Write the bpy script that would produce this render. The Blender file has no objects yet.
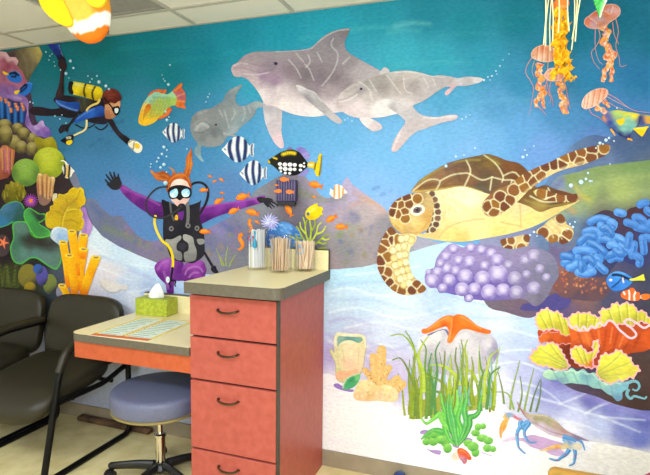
import bpy, bmesh, math, random
import numpy as np
from mathutils import Vector, Matrix
from mathutils.geometry import delaunay_2d_cdt
random.seed(7)
SC = bpy.context.scene
COL = SC.collection

# ------------------------------------------------------------------ camera geometry (room: mural wall is y=0, floor z=0, x to the right)
F, CX, CY = 494.0, 325.0, 237.5
_d1 = np.array([-1405, 187 - CY, F]); _d1 /= np.linalg.norm(_d1)
_X = -_d1
_Y = np.array([175, 203 - CY, F]); _Y -= _Y.dot(_X) * _X; _Y /= np.linalg.norm(_Y)
_Z = np.cross(_X, _Y)
if _Z[1] > 0: _Z = -_Z
ROT = np.stack([_X, _Y, _Z])
CAM = np.array([0.0, -2.4779, 1.4484])
H = 2.44
BASE = 0.088

def wall_pts(P, y=0.0):
    """points of the photograph's frame -> points (x, z) on the plane of the mural wall"""
    P = np.asarray(P, float)
    c = np.stack([P[:, 0] - CX, P[:, 1] - CY, np.full(len(P), F)], 1)
    w = c @ ROT.T
    t = (y - CAM[1]) / w[:, 1]
    return CAM[0] + t * w[:, 0], CAM[2] + t * w[:, 2]

def proj(Q):
    Q = np.atleast_2d(np.asarray(Q, float)) - CAM
    c = Q @ ROT
    return np.stack([CX + F * c[:, 0] / c[:, 2], CY + F * c[:, 1] / c[:, 2]], 1)

# ------------------------------------------------------------------ colours and materials
def lin(h):
    h = h.lstrip('#')
    if len(h) == 3: h = ''.join(a * 2 for a in h)
    o = []
    for i in (0, 2, 4):
        v = int(h[i:i + 2], 16) / 255
        o.append(v / 12.92 if v <= 0.04045 else ((v + 0.055) / 1.055) ** 2.4)
    return np.array(o)

def rgba(h): return (*[float(v) for v in lin(h)], 1.0)

def new_mat(name):
    m = bpy.data.materials.new(name); m.use_nodes = True
    n = m.node_tree.nodes; l = m.node_tree.links
    return m, n, l, n['Principled BSDF']

def mat(name, col, rough=0.5, metal=0.0, col2=None, scale=20.0, bump=0.0, spec=0.5, detail=4.0, stretch=None, lo=0.35, hi=0.65, coat=0.0):
    m, n, l, b = new_mat(name)
    b.inputs['Base Color'].default_value = rgba(col)
    b.inputs['Roughness'].default_value = rough
    b.inputs['Metallic'].default_value = metal
    b.inputs['Specular IOR Level'].default_value = spec
    b.inputs['Coat Weight'].default_value = coat
    if col2 or bump:
        tc = n.new('ShaderNodeTexCoord'); mp = n.new('ShaderNodeMapping')
        if stretch: mp.inputs['Scale'].default_value = stretch
        l.new(tc.outputs['Object'], mp.inputs['Vector'])
        nz = n.new('ShaderNodeTexNoise'); nz.inputs['Scale'].default_value = scale; nz.inputs['Detail'].default_value = detail
        l.new(mp.outputs['Vector'], nz.inputs['Vector'])
        if col2:
            cr = n.new('ShaderNodeValToRGB')
            cr.color_ramp.elements[0].position = lo; cr.color_ramp.elements[0].color = rgba(col)
            cr.color_ramp.elements[1].position = hi; cr.color_ramp.elements[1].color = rgba(col2)
            l.new(nz.outputs['Fac'], cr.inputs['Fac']); l.new(cr.outputs['Color'], b.inputs['Base Color'])
        if bump:
            bp = n.new('ShaderNodeBump'); bp.inputs['Strength'].default_value = bump; bp.inputs['Distance'].default_value = 0.002
            l.new(nz.outputs['Fac'], bp.inputs['Height']); l.new(bp.outputs['Normal'], b.inputs['Normal'])
    return m

def attr_mat(name, rough, noise_amt=0.12, scale=30.0, spec=0.35, stretch=(1, 1, 2.2)):
    """paint: the pigment is a colour attribute, broken up by brush-like noise"""
    m, n, l, b = new_mat(name)
    at = n.new('ShaderNodeAttribute'); at.attribute_name = 'paint'
    tc = n.new('ShaderNodeTexCoord'); mp = n.new('ShaderNodeMapping'); mp.inputs['Scale'].default_value = stretch
    l.new(tc.outputs['Object'], mp.inputs['Vector'])
    nz = n.new('ShaderNodeTexNoise'); nz.inputs['Scale'].default_value = scale; nz.inputs['Detail'].default_value = 9; nz.inputs['Roughness'].default_value = .62
    l.new(mp.outputs['Vector'], nz.inputs['Vector'])
    mr = n.new('ShaderNodeMapRange'); mr.inputs['From Min'].default_value = 0.3; mr.inputs['From Max'].default_value = 0.7
    mr.inputs['To Min'].default_value = 1 - noise_amt; mr.inputs['To Max'].default_value = 1 + noise_amt
    l.new(nz.outputs['Fac'], mr.inputs['Value'])
    vm = n.new('ShaderNodeVectorMath'); vm.operation = 'SCALE'
    l.new(at.outputs['Color'], vm.inputs[0]); l.new(mr.outputs['Result'], vm.inputs['Scale'])
    l.new(vm.outputs['Vector'], b.inputs['Base Color'])
    b.inputs['Roughness'].default_value = rough; b.inputs['Specular IOR Level'].default_value = spec
    return m

PAINT = attr_mat('mural_paint', 0.65, 0.15, 42.0, 0.1)
FELT = attr_mat('ornament_cloth', 0.8, 0.08, 60.0, 0.2, (1, 1, 1))

# ------------------------------------------------------------------ object helpers
def link(o, parent=None, label=None, cat=None, group=None, kind=None):
    COL.objects.link(o)
    if parent is not None: o.parent = parent
    if label: o['label'] = label
    if cat: o['category'] = cat
    if group: o['group'] = group
    if kind: o['kind'] = kind
    return o

def empty(name, loc, label, cat, group=None):
    o = bpy.data.objects.new(name, None); o.location = loc; o.empty_display_size = 0.05
    return link(o, None, label, cat, group)

def origin(o):
    v = Vector((0, 0, 0))
    while o is not None:
        v += Vector(o.location); o = o.parent
    return v

def bobj(name, bm, m, parent=None, label=None, cat=None, group=None, kind=None, smooth=40, loc=None):
    """bmesh in room coordinates -> one object (relative to its parent, or with its own origin at loc)"""
    off = origin(parent) if parent is not None else Vector(loc or (0, 0, 0))
    bmesh.ops.recalc_face_normals(bm, faces=bm.faces)
    bmesh.ops.translate(bm, verts=bm.verts, vec=-off)
    me = bpy.data.meshes.new(name); bm.to_mesh(me); bm.free()
    if smooth:
        me.shade_smooth(); me.set_sharp_from_angle(angle=math.radians(smooth))
    for mm in (m if isinstance(m, (list, tuple)) else [m]): me.materials.append(mm)
    o = bpy.data.objects.new(name, me)
    if parent is None and loc: o.location = loc
    return link(o, parent, label, cat, group, kind)

def copy_tree(o, loc, label=None):
    c = o.copy(); COL.objects.link(c); c.location = loc
    if label: c['label'] = label
    for ch in list(o.children):
        d = ch.copy(); COL.objects.link(d); d.parent = c
        for g in list(ch.children):
            e = g.copy(); COL.objects.link(e); e.parent = d
    return c

def add_box(bm, x0, x1, y0, y1, z0, z1, bev=0.0, seg=2, mi=0, rot=None, pivot=None):
    r = bmesh.ops.create_cube(bm, size=1.0)
    vs = r['verts']
    bmesh.ops.scale(bm, verts=vs, vec=(x1 - x0, y1 - y0, z1 - z0))
    bmesh.ops.translate(bm, verts=vs, vec=((x0 + x1) / 2, (y0 + y1) / 2, (z0 + z1) / 2))
    fs = set(f for v in vs for f in v.link_faces)
    if bev > 0:
        es = list(set(e for v in vs for e in v.link_edges))
        rr = bmesh.ops.bevel(bm, geom=es, offset=bev, segments=seg, affect='EDGES', profile=0.5)
        fs = set(rr['faces']); vs = list(set(v for f in fs for v in f.verts))
        st = list(vs); seen = set(vs)
        while st:
            v = st.pop()
            for e in v.link_edges:
                w = e.other_vert(v)
                if w not in seen: seen.add(w); st.append(w)
        vs = list(seen); fs = set(f for v in vs for f in v.link_faces)
    for f in fs: f.material_index = mi
    if rot is not None:
        bmesh.ops.rotate(bm, verts=vs, cent=pivot or ((x0 + x1) / 2, (y0 + y1) / 2, (z0 + z1) / 2), matrix=rot)
    return vs

def add_tube(bm, pts, r, n=10, sx=1.0, caps=True):
    """sweep a round (or flattened) section along a path; r is a number or a list of numbers"""
    P = [Vector(p) for p in pts]; N = len(P)
    rad = r if isinstance(r, (list, tuple)) else [r] * N
    rings = []; up = None
    for i in range(N):
        t = (P[min(i + 1, N - 1)] - P[max(i - 1, 0)]).normalized()
        if up is None:
            up = Vector((0, 0, 1)) if abs(t.z) < 0.9 else Vector((0, 1, 0))
        a = (up - t * up.dot(t))
        if a.length < 1e-5: a = t.orthogonal()
        a.normalize(); b = t.cross(a); up = a
        rings.append([bm.verts.new(P[i] + (a * math.cos(2 * math.pi * k / n) + b * sx * math.sin(2 * math.pi * k / n)) * rad[i]) for k in range(n)])
    for i in range(N - 1):
        for k in range(n):
            bm.faces.new((rings[i][k], rings[i][(k + 1) % n], rings[i + 1][(k + 1) % n], rings[i + 1][k]))
    if caps:
        bm.faces.new(list(reversed(rings[0]))); bm.faces.new(rings[-1])

def add_lathe(bm, prof, c=(0, 0, 0), n=32, mi=0):
    rings = []
    for (r, z) in prof:
        if r < 1e-6: rings.append([bm.verts.new((c[0], c[1], c[2] + z))])
        else: rings.append([bm.verts.new((c[0] + r * math.cos(2 * math.pi * k / n), c[1] + r * math.sin(2 * math.pi * k / n), c[2] + z)) for k in range(n)])
    for A, B in zip(rings, rings[1:]):
        for k in range(n):
            k2 = (k + 1) % n
            if len(A) == 1 and len(B) == 1: continue
            if len(A) == 1: f = bm.faces.new((A[0], B[k2], B[k]))
            elif len(B) == 1: f = bm.faces.new((A[k], A[k2], B[0]))
            else: f = bm.faces.new((A[k], A[k2], B[k2], B[k]))
            f.material_index = mi

def bend(pts, rad, n=6):
    """round the corners of a polyline"""
    P = [Vector(p) for p in pts]; out = [P[0]]
    for i in range(1, len(P) - 1):
        a = (P[i - 1] - P[i]); b = (P[i + 1] - P[i])
        d = min(rad, a.length * 0.49, b.length * 0.49)
        s = P[i] + a.normalized() * d; e = P[i] + b.normalized() * d
        for k in range(n + 1):
            t = k / n
            out.append(s * (1 - t) ** 2 + P[i] * 2 * t * (1 - t) + e * t * t)
    out.append(P[-1]); return out

def prism(bm, poly, z0, z1, mi_side=0, mi_top=1, bev=0.0):
    lo = [bm.verts.new((x, y, z0)) for x, y in poly]; hi = [bm.verts.new((x, y, z1)) for x, y in poly]
    bm.faces.new(list(reversed(lo))).material_index = mi_side
    bm.faces.new(hi).material_index = mi_top
    n = len(poly)
    for i in range(n):
        bm.faces.new((lo[i], lo[(i + 1) % n], hi[(i + 1) % n], hi[i])).material_index = mi_side

# ------------------------------------------------------------------ mural painting engine
def S(s): return s if not isinstance(s, str) else [tuple(float(v) for v in t.split(',')) for t in s.split()]
def Zm(x0, y0, k): return lambda s: [(x0 + x / k, y0 + y / k) for x, y in (S(s) if isinstance(s, str) else s)]
PX = Zm(0, 0, 1)

def smooth_line(P, closed=False, step=1.5, sm=True):
    P = np.asarray(P, float); n = len(P)
    if not sm or n < 3:
        Q = np.vstack([P, P[:1]]) if closed else P
    else:
        out = []
        rng = range(n) if closed else range(n - 1)
        for i in rng:
            p0 = P[(i - 1) % n] if closed or i > 0 else P[i]
            p1 = P[i]; p2 = P[(i + 1) % n]
            p3 = P[(i + 2) % n] if closed or i + 2 < n else p2
            for t in np.linspace(0, 1, 8, endpoint=False):
                out.append(0.5 * (2 * p1 + (p2 - p0) * t + (2 * p0 - 5 * p1 + 4 * p2 - p3) * t * t + (3 * p1 - p0 - 3 * p2 + p3) * t ** 3))
        out.append(P[0] if closed else P[-1]); Q = np.array(out)
    d = np.r_[0, np.cumsum(np.hypot(*np.diff(Q, axis=0).T))]
    m = max(3 if closed else 2, int(round(d[-1] / step)))
    s = np.linspace(0, d[-1], m, endpoint=not closed)
    return np.stack([np.interp(s, d, Q[:, 0]), np.interp(s, d, Q[:, 1])], 1)

def seg_dist(P, L):
    best = np.full(len(P), 1e9); tt = np.zeros(len(P)); N = max(1, len(L) - 1)
    if len(L) == 1:
        return np.hypot(*(P - L[0]).T), tt
    for i in range(len(L) - 1):
        a, b = L[i], L[i + 1]; v = b - a; q = max(1e-9, v @ v)
        t = np.clip(((P - a) @ v) / q, 0, 1)
        d = np.hypot(*(P - (a + t[:, None] * v)).T)
        k = d < best; best[k] = d[k]; tt[k] = (i + t[k]) / N
    return best, tt

class Paint:
    def __init__(s, base): s.base = base; s.ops = []
    def st(s, col, w, pts, a=1.0, soft=0.8, w1=None, sm=True):
        """brush strokes: each of pts is a line (a lone point is a dab)"""
        for L in pts:
            L = np.asarray(L, float)
            if len(L) > 2 and sm: L = smooth_line(L, False, 3.0)
            s.ops.append((lin(col), w, w if w1 is None else w1, L, a, soft))
        return s
    def vor(s, seeds, cols, seam, sw, R):
        """plates: each seed grows to its neighbours, seams between"""
        s.ops.append((np.array([lin(c) for c in cols]), lin(seam), sw, np.asarray(seeds, float), R, None)); return s
    def __call__(s, P):
        if isinstance(s.base, str): C = np.tile(lin(s.base), (len(P), 1))
        else:
            b = np.array([(x, y) for x, y, _ in s.base]); cc = np.array([lin(c) if isinstance(c, str) else c for *_, c in s.base])
            w = 1.0 / (((P[:, None, :] - b[None]) ** 2).sum(2) + 4.0) ** 1.6
            C = (w @ cc) / w.sum(1, keepdims=True)
        for col, w0, w1, L, a, soft in s.ops:
            if soft is None:
                cols, seam, sw, Q, R = col, w0, w1, L, a
                d = np.sqrt(((P[:, None, :] - Q[None]) ** 2).sum(2)); o = np.argsort(d, 1); n_ = np.arange(len(P))
                da = d[n_, o[:, 0]]; db = d[n_, o[:, 1]]
                m = np.clip((R - da) / .7 + .5, 0, 1); e = np.clip((db - da - sw) / .9 + .5, 0, 1) * np.clip((R - .9 - da) / .9 + .5, 0, 1)
                c_ = cols[o[:, 0] % len(cols)] * e[:, None] + seam * (1 - e[:, None])
                C = C * (1 - m[:, None]) + c_ * m[:, None]; continue
            W = max(w0, w1) / 2 + soft + 0.5
            k = np.where((P[:, 0] > L[:, 0].min() - W) & (P[:, 0] < L[:, 0].max() + W) & (P[:, 1] > L[:, 1].min() - W) & (P[:, 1] < L[:, 1].max() + W))[0]
            if not len(k): continue
            d, t = seg_dist(P[k], L)
            hw = (w0 + (w1 - w0) * t) / 2
            m = np.clip((hw + soft / 2 - d) / max(soft, 1e-3), 0, 1) * a
            C[k] = C[k] * (1 - m[:, None]) + col * m[:, None]
        return C

def cpts(zm, s):
    """'x,y,hex x,y,hex' -> colour points"""
    out = []
    for t in s.split():
        x, y, c = t.split(','); (px, py), = zm([(float(x), float(y))]); out.append((px, py, c))
    return out

def inside(P, poly):
    x, y = P[:, 0], P[:, 1]; r = np.zeros(len(P), bool); n = len(poly); j = n - 1
    for i in range(n):
        xi, yi = poly[i]; xj, yj = poly[j]
        if yi != yj:
            c = ((yi > y) != (yj > y)) & (x < (xj - xi) * (y - yi) / (yj - yi) + xi)
            r ^= c
        j = i
    return r

MURAL = None
PSTEP = 0.0005
def paint_mesh(name, outline, paint, layer=4, parent=None, label=None, res=1.0, sm=True, kind=None):
    """one painted shape of the mural: a film of paint on the wall, its pigments laid by the brush list"""
    parent = parent or MURAL
    if isinstance(paint, (str, list)): paint = Paint(paint)
    B = smooth_line(outline, True, res, sm)
    x0, y0 = B.min(0); x1, y1 = B.max(0)
    gx, gy = np.meshgrid(np.arange(x0, x1, res), np.arange(y0, y1, res * 0.87))
    gx[1::2] += res / 2
    G = np.stack([gx.ravel(), gy.ravel()], 1)
    if len(G):
        G = G[inside(G, B)]
    if len(G):
        dmin = np.full(len(G), 1e9)
        for i in range(0, len(B), 64):
            dmin = np.minimum(dmin, np.sqrt(((G[:, None, :] - B[None, i:i + 64]) ** 2).sum(2)).min(1))
        G = G[dmin > res * 0.55]
    V = np.vstack([B, G]) if len(G) else B
    r = delaunay_2d_cdt([Vector(v) for v in V], [], [list(range(len(B)))], 1, 1e-5)
    vs = np.array([(v[0], v[1]) for v in r[0]]); fs = [f for f in r[2]]
    paint_mesh.n += 1
    y = -PSTEP * (layer + 1) - 0.00001 * (paint_mesh.n % 46)
    wx, wz = wall_pts(vs, y); wz = np.clip(wz, BASE + 0.001, H - 0.001)
    off = origin(parent)
    me = bpy.data.meshes.new(name)
    me.from_pydata([(a - off.x, y - off.y, b - off.z) for a, b in zip(wx, wz)], [], [tuple(f) for f in fs])
    me.update()
    if len(me.polygons) and sum(p.normal.y for p in me.polygons) > 0: me.flip_normals()
    C = np.clip(paint(vs), 0, 0.97)
    ca = me.color_attributes.new('paint', 'FLOAT_COLOR', 'POINT')
    ca.data.foreach_set('color', np.hstack([C, np.ones((len(C), 1))]).astype(np.float32).ravel())
    me.materials.append(PAINT)
    return link(bpy.data.objects.new(name, me), parent, label, kind=kind)

paint_mesh.n = 0

def ribbon(pts, w0, w1, step=1.5, mid=None):
    L = smooth_line(pts, False, step)
    T = np.gradient(L, axis=0); T /= np.maximum(1e-6, np.hypot(*T.T))[:, None]
    Nn = np.stack([-T[:, 1], T[:, 0]], 1); t = np.linspace(0, 1, len(L))
    w = (w0 + (w1 - w0) * t) / 2 if mid is None else np.where(t < .5, w0 + (mid - w0) * t * 2, mid + (w1 - mid) * (t - .5) * 2) / 2
    w = np.maximum(w, 0.15)[:, None]
    return np.vstack([L + Nn * w, (L - Nn * w)[::-1]])

def stripe(name, pts, w0, w1, paint, layer=5, parent=None, label=None, mid=None, res=0.9):
    return paint_mesh(name, ribbon(pts, w0, w1, mid=mid), Paint(paint) if isinstance(paint, (str, list)) else paint, layer, parent, label, res=res, sm=False)

def capsule(pts, w):
    L = smooth_line(pts, False, 1.2); r = w / 2
    T = np.gradient(L, axis=0); T /= np.maximum(1e-6, np.hypot(*T.T))[:, None]
    N_ = np.stack([-T[:, 1], T[:, 0]], 1)
    a1 = math.atan2(N_[-1][1], N_[-1][0]); a0 = math.atan2(-N_[0][1], -N_[0][0])
    e1 = [L[-1] + r * np.array([math.cos(a1 - t), math.sin(a1 - t)]) for t in np.linspace(.3, math.pi - .3, 6)]
    e0 = [L[0] + r * np.array([math.cos(a0 - t), math.sin(a0 - t)]) for t in np.linspace(.3, math.pi - .3, 6)]
    return np.vstack([L + N_ * r, e1, (L - N_ * r)[::-1], e0])

def ell(cx, cy, rx, ry, a=0, n=16):
    c, s = math.cos(math.radians(a)), math.sin(math.radians(a))
    return [(cx + rx * math.cos(t) * c - ry * math.sin(t) * s, cy + rx * math.cos(t) * s + ry * math.sin(t) * c) for t in (2 * math.pi * k / n for k in range(n))]

def disc(name, cx, cy, rx, ry, paint, layer=5, parent=None, label=None, a=0, res=0.9):
    return paint_mesh(name, ell(cx, cy, rx, ry, a), Paint(paint) if isinstance(paint, (str, list)) else paint, layer, parent, label, res=res)
# ------------------------------------------------------------------ room shell
XL, XR, YB = -3.95, 2.35, -4.6
M_wall = mat('wall_paint', '#d9d6cc', 0.7, col2='#d2cec2', scale=8)
M_plain = mat('plain_wall_paint', '#e3e2df', 0.7, col2='#dbdad6', scale=6)
M_floor = mat('vinyl_floor', '#f0dea4', 0.45, col2='#dcc78a', scale=9, detail=10, lo=0.38, hi=0.66)
M_tile = mat('ceiling_tile', '#f6f2ea', 0.9, col2='#eeeae0', scale=160, bump=0.25, spec=0.1)
M_tbar = mat('ceiling_grid_metal', '#c6c0b4', 0.5)
M_base = mat('taupe_vinyl_base', '#a3947c', 0.5, col2='#998a72', scale=12)
M_vent = mat('grey_ceiling_panel', '#a3a09c', 0.7, col2='#9a9793', scale=40, spec=0.2)

def shell(name, x0, x1, y0, y1, z0, z1, m, label, cat):
    bm = bmesh.new(); add_box(bm, x0, x1, y0, y1, z0, z1)
    return bobj(name, bm, m, None, label, cat, kind='structure', smooth=0)
shell('floor', XL - .1, XR + .1, YB - .1, .1, -.1, 0, M_floor, 'cream speckled vinyl floor of the room', 'floor')
shell('wall_back', XL - .1, XR + .1, 0, .1, 0, H + .1, M_wall, 'plain wall that carries the ocean mural', 'wall')
shell('wall_left', XL - .1, XL, YB, 0, 0, H + .1, M_plain, 'off white side wall left of the chairs', 'wall')
shell('wall_right', XR, XR + .1, YB, 0, 0, H + .1, M_plain, 'off white side wall at the right of the room', 'wall')
shell('wall_front', XL - .1, XR + .1, YB - .1, YB, 0, H + .1, M_plain, 'off white wall opposite the mural', 'wall')
shell('ceiling', XL - .1, XR + .1, YB - .1, .1, H + .03, H + .12, M_tile, 'cream slab above the ceiling tiles', 'ceiling')
shell('baseboard_back', XL, XR, -.009, 0, 0, BASE, M_base, 'taupe vinyl baseboard running below the mural', 'baseboard')

# suspended ceiling: T-bars and lay-in tiles
gx = [-2.875 + .605 * k for k in range(-2, 9)]; gx = [v for v in gx if XL < v < XR]
gy = [-.235 - .605 * k for k in range(0, 8)]; gy = [v for v in gy if v > YB]
bm = bmesh.new()
for v in gx: add_box(bm, v - .011, v + .011, YB, 0, H - .001, H + .028)
for v in gy: add_box(bm, XL, XR, v - .011, v + .011, H - .0016, H + .0274)
add_box(bm, XL, XR, -.018, 0, H - .002, H + .027)
bobj('trim_1', bm, M_tbar, None, 'metal grid of the suspended ceiling', 'ceiling grid', kind='structure', smooth=0)
xs = [XL] + gx + [XR]; ys = [0] + gy + [YB]
bm = bmesh.new(); vent_cell = None
for i in range(len(xs) - 1):
    for j in range(len(ys) - 1):
        if abs(xs[i] + 2.27) < .05 and j == 1:
            vent_cell = (xs[i], xs[i + 1], ys[j + 1], ys[j]); continue
        add_box(bm, xs[i] + .012, xs[i + 1] - .012, ys[j + 1] + .012, ys[j] - .012, H + .004, H + .022)
bobj('ceiling', bm, M_tile, None, 'cream lay in tiles of the suspended ceiling', 'ceiling', kind='structure', smooth=0)
vx0, vx1, vy0, vy1 = vent_cell
t = empty('ceiling_panel', ((vx0 + vx1) / 2, (vy0 + vy1) / 2, H + .001), 'grey square panel set into the ceiling grid above the hanging orange fish', 'ceiling panel')
bm = bmesh.new(); add_box(bm, vx0 + .03, vx1 - .03, vy0 + .03, vy1 - .03, H + .010, H + .022)
bobj('panel_face', bm, M_vent, t, smooth=0)
bm = bmesh.new()
for a in ((vx0 + .0125, vx0 + .03, vy0 + .0125, vy1 - .0125), (vx1 - .03, vx1 - .0125, vy0 + .0125, vy1 - .0125)): add_box(bm, *a, H + .003, H + .022)
for a in ((vx0 + .03, vx1 - .03, vy0 + .0125, vy0 + .03), (vx0 + .03, vx1 - .03, vy1 - .03, vy1 - .0125)): add_box(bm, *a, H + .003, H + .022)
bobj('panel_frame', bm, M_vent, t, smooth=0)

# ------------------------------------------------------------------ drawer cabinet and its counter
M_lam = mat('salmon_laminate', '#b3564a', 0.42, col2='#a84d40', scale=28, detail=8, spec=.35)
M_lamside = M_lam
M_black = mat('black_gap', '#1c1a19', 0.6)
M_edge = mat('taupe_edge_band', '#625a4c', 0.5, col2='#5a5244', scale=60)
M_top = mat('cream_laminate', '#f8eab8', 0.35, col2='#f0dea6', scale=120, detail=3)
M_bronze = mat('dark_bronze', '#5b4a3a', 0.3, 0.9)
cx0, cx1, cyf = -1.315, -.872, -.590
cab = empty('drawer_cabinet', ((cx0 + cx1) / 2, -.3, 0), 'salmon red laminate drawer cabinet standing against the mural, under the glass jars', 'cabinet')
bm = bmesh.new(); add_box(bm, cx0 + .012, cx1 - .012, cyf + .020, -.012, .06, 1.034)
bobj('carcass', bm, M_black, cab, 'black interior showing in the gaps', smooth=0)
for x0, x1 in ((cx0, cx0 + .0115), (cx1 - .0115, cx1)):
    bm = bmesh.new(); add_box(bm, x0, x1, cyf + .022, -.012, .002, 1.034, .001, 1)
    bobj('side_panel', bm, M_lamside, cab, smooth=30)
bm = bmesh.new(); add_box(bm, cx0 + .012, cx1 - .012, cyf + .06, cyf + .075, .0, .059)
bobj('toe_kick', bm, M_black, cab, smooth=0)
bm = bmesh.new(); add_box(bm, cx1 - .008, cx1 + .0005, cyf + .001, cyf + .0215, .065, 1.022)
bobj('corner_strip', bm, mat('dark_strip', '#3a352e', .5), cab, 'dark strip at the front corner', smooth=0)
for zt, zb in ((1.020, .836), (.826, .634), (.624, .307), (.297, .068)):
    bm = bmesh.new(); add_box(bm, cx0 + .001, cx1 - .0105, cyf, cyf + .018, zb, zt, .0015, 1)
    d = bobj('drawer', bm, M_lam, cab, smooth=30)
    hz = zt - .060 if zt - zb < .25 else zt - .072
    bm = bmesh.new(); hx = (cx0 + cx1) / 2 - .022
    add_tube(bm, bend([(hx - .05, cyf, hz + .004), (hx - .047, cyf - .016, hz + .002), (hx - .02, cyf - .026, hz - .004), (hx + .02, cyf - .026, hz - .004), (hx + .047, cyf - .016, hz + .002), (hx + .05, cyf, hz + .004)], .012, 4), .0050, 8)
    for s in (-1, 1): add_lathe(bm, [(0, 0), (.007, 0), (.007, .006), (0, .006)], (hx + s * .05, cyf - .003, hz + .001), 10)
    bobj('handle', bm, M_bronze, d, 'dark bronze bow handle')

def counter_poly(x0, x1, y0, y1, rl, rr):
    P = [(x1, y1)]
    P += [(x1, y0 + rr)] + [(x1 - rr + rr * math.cos(a), y0 + rr - rr * math.sin(a)) for a in np.linspace(0.2, math.pi / 2, 7)]
    P += [(x0 + rl - rl * math.sin(a), y0 + rl - rl * math.cos(a)) for a in np.linspace(0, math.pi / 2, 7)] + [(x0, y1)]
    return list(reversed(P))
def splash(name, parent, x0, x1, z0, z1, label=None, yb=-.0095):
    bm = bmesh.new(); add_box(bm, x0, x1, -.030, yb, z0, z1 - .006)
    o = bobj(name, bm, M_top, parent, label, smooth=0)
    bm = bmesh.new(); add_box(bm, x0, x1 + .0005, -.0302, yb + .0002, z1 - .006, z1)
    if name == 'backsplash': add_box(bm, x1, x1 + .003, -.0302, yb + .0002, z0, z1 - .006)
    bobj('edge_strip', bm, M_edge, o, 'dark edge', smooth=0)
ct = empty('countertop', (-1.075, -.32, 1.036), 'cream countertop with taupe edge on the drawer cabinet, holding three jars', 'countertop')
bm = bmesh.new(); prism(bm, counter_poly(-1.312, -.838, -.642, -.0095, .008, .045), 1.0355, 1.086)
bobj('slab', bm, [M_edge, M_top], ct, smooth=30)
splash('backsplash', ct, -1.305, -.843, 1.0862, 1.195)

# ------------------------------------------------------------------ desk
M_apron = mat('orange_laminate', '#bf5a34', 0.42, col2='#b4502c', scale=28, detail=8, spec=.35)
dk = empty('desk', (-1.7, -.3, .64), 'low cream topped desk with orange apron, fixed left of the drawer cabinet', 'desk')
bm = bmesh.new(); prism(bm, counter_poly(-2.030, -1.3152, -.600, -.006, .06, .004), .736, .775)
bobj('desktop', bm, [M_edge, M_top], dk, smooth=30)
bm = bmesh.new(); add_box(bm, -2.005, -1.3152, -.585, -.567, .650, .7355); add_box(bm, -2.005, -1.987, -.567, -.014, .650, .7355)
bobj('apron', bm, M_apron, dk, 'orange apron under the top', smooth=0)
splash('wall_strip', dk, -2.028, -1.3165, .7755, .885, 'cream strip standing along the wall', -.006)

# ------------------------------------------------------------------ tissue box, desk mat
M_tgreen = mat('leafy_green_print', '#a2ae26', 0.5, col2='#b9c33c', scale=60, detail=3, lo=.45, hi=.6)
M_tgreen2 = mat('plain_green_card', '#8f9b24', 0.5)
M_tissue = mat('white_tissue', '#f7f4ef', 0.9)
tb = empty('tissue_box', (-1.888, -.096, .7755), 'green patterned tissue box with a white tissue pulled up, on the desk', 'tissue box')
tb.rotation_euler = (0, 0, math.radians(3))
def lobj(name, bm, m, parent, label=None, smooth=40):
    """part built in its parent's own coordinates"""
    bmesh.ops.recalc_face_normals(bm, faces=bm.faces)
    me = bpy.data.meshes.new(name); bm.to_mesh(me); bm.free()
    if smooth: me.shade_smooth(); me.set_sharp_from_angle(angle=math.radians(smooth))
    for mm in (m if isinstance(m, (list, tuple)) else [m]): me.materials.append(mm)
    return link(bpy.data.objects.new(name, me), parent, label)
bm = bmesh.new(); add_box(bm, -.106, .106, -.055, .055, 0, .098, .002, 1)
lobj('carton', bm, M_tgreen, tb)
bm = bmesh.new(); add_lathe(bm, [(0, .0982), (.055, .0982), (.055, .0992), (0, .0992)], n=28)
bmesh.ops.scale(bm, verts=bm.verts, vec=(1.25, .55, 1)); lobj('opening', bm, M_tgreen2, tb, 'oval slot of the box')
bm = bmesh.new(); R_ = []
for k, (r, z) in enumerate([(.047, .0995), (.046, .112), (.042, .128), (.033, .146), (.022, .163), (.012, .176), (.004, .181)]):
    R_.append([bm.verts.new(((r * (1 + .20 * math.sin(5 * a + k * .35)) * math.cos(a)) + .0035 * k - .008, r * .5 * (1 + .32 * math.sin(3 * a + k * .4)) * math.sin(a), z)) for a in (2 * math.pi * i / 20 for i in range(20))])
for A, B in zip(R_, R_[1:]):
    for i in range(20): bm.faces.new((A[i], A[(i + 1) % 20], B[(i + 1) % 20], B[i]))
bm.faces.new(R_[-1]); lobj('tissue', bm, M_tissue, tb, 'white tissue sticking up', 60)
M_paper = mat('pale_green_paper', '#dfe8d4', 0.6, col2='#e8efe0', scale=30)
M_yel = mat('yellow_print', '#f6d51c', 0.6)
M_ora = mat('orange_print', '#e0702f', 0.6)
M_ink = mat('faint_green_print', '#a9c0a6', 0.7)
dm = empty('desk_mat', (-1.735, -.395, .7752), 'printed pale green desk mat with yellow lines and orange front band, lying on the desk', 'desk mat')
dm.rotation_euler = (0, 0, math.radians(3))
bm = bmesh.new(); add_box(bm, -.165, .165, -.195, .215, 0, .0012); lobj('sheet', bm, M_paper, dm, smooth=0)
bm = bmesh.new(); add_box(bm, -.165, .165, -.195, -.160, .0012, .0020); lobj('orange_band', bm, M_ora, dm, 'orange band along the front', 0)
for x0, x1, y0, y1 in ((-.165, -.154, -.165, .215), (.154, .165, -.165, .215), (-.014, -.007, -.165, .215), (.007, .014, -.165, .215), (-.157, .157, .203, .215)):
    bm = bmesh.new(); add_box(bm, x0, x1, y0, y1, .0012, .0020); lobj('yellow_line', bm, M_yel, dm, 'yellow printed line', 0)
bm = bmesh.new()
for k in range(16): add_box(bm, -.004, .004, -.158 + k * .0225, -.148 + k * .0225, .0012, .0019)
lobj('dotted_line', bm, M_ora, dm, 'row of small orange dashes', 0)
bm = bmesh.new()
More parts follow.
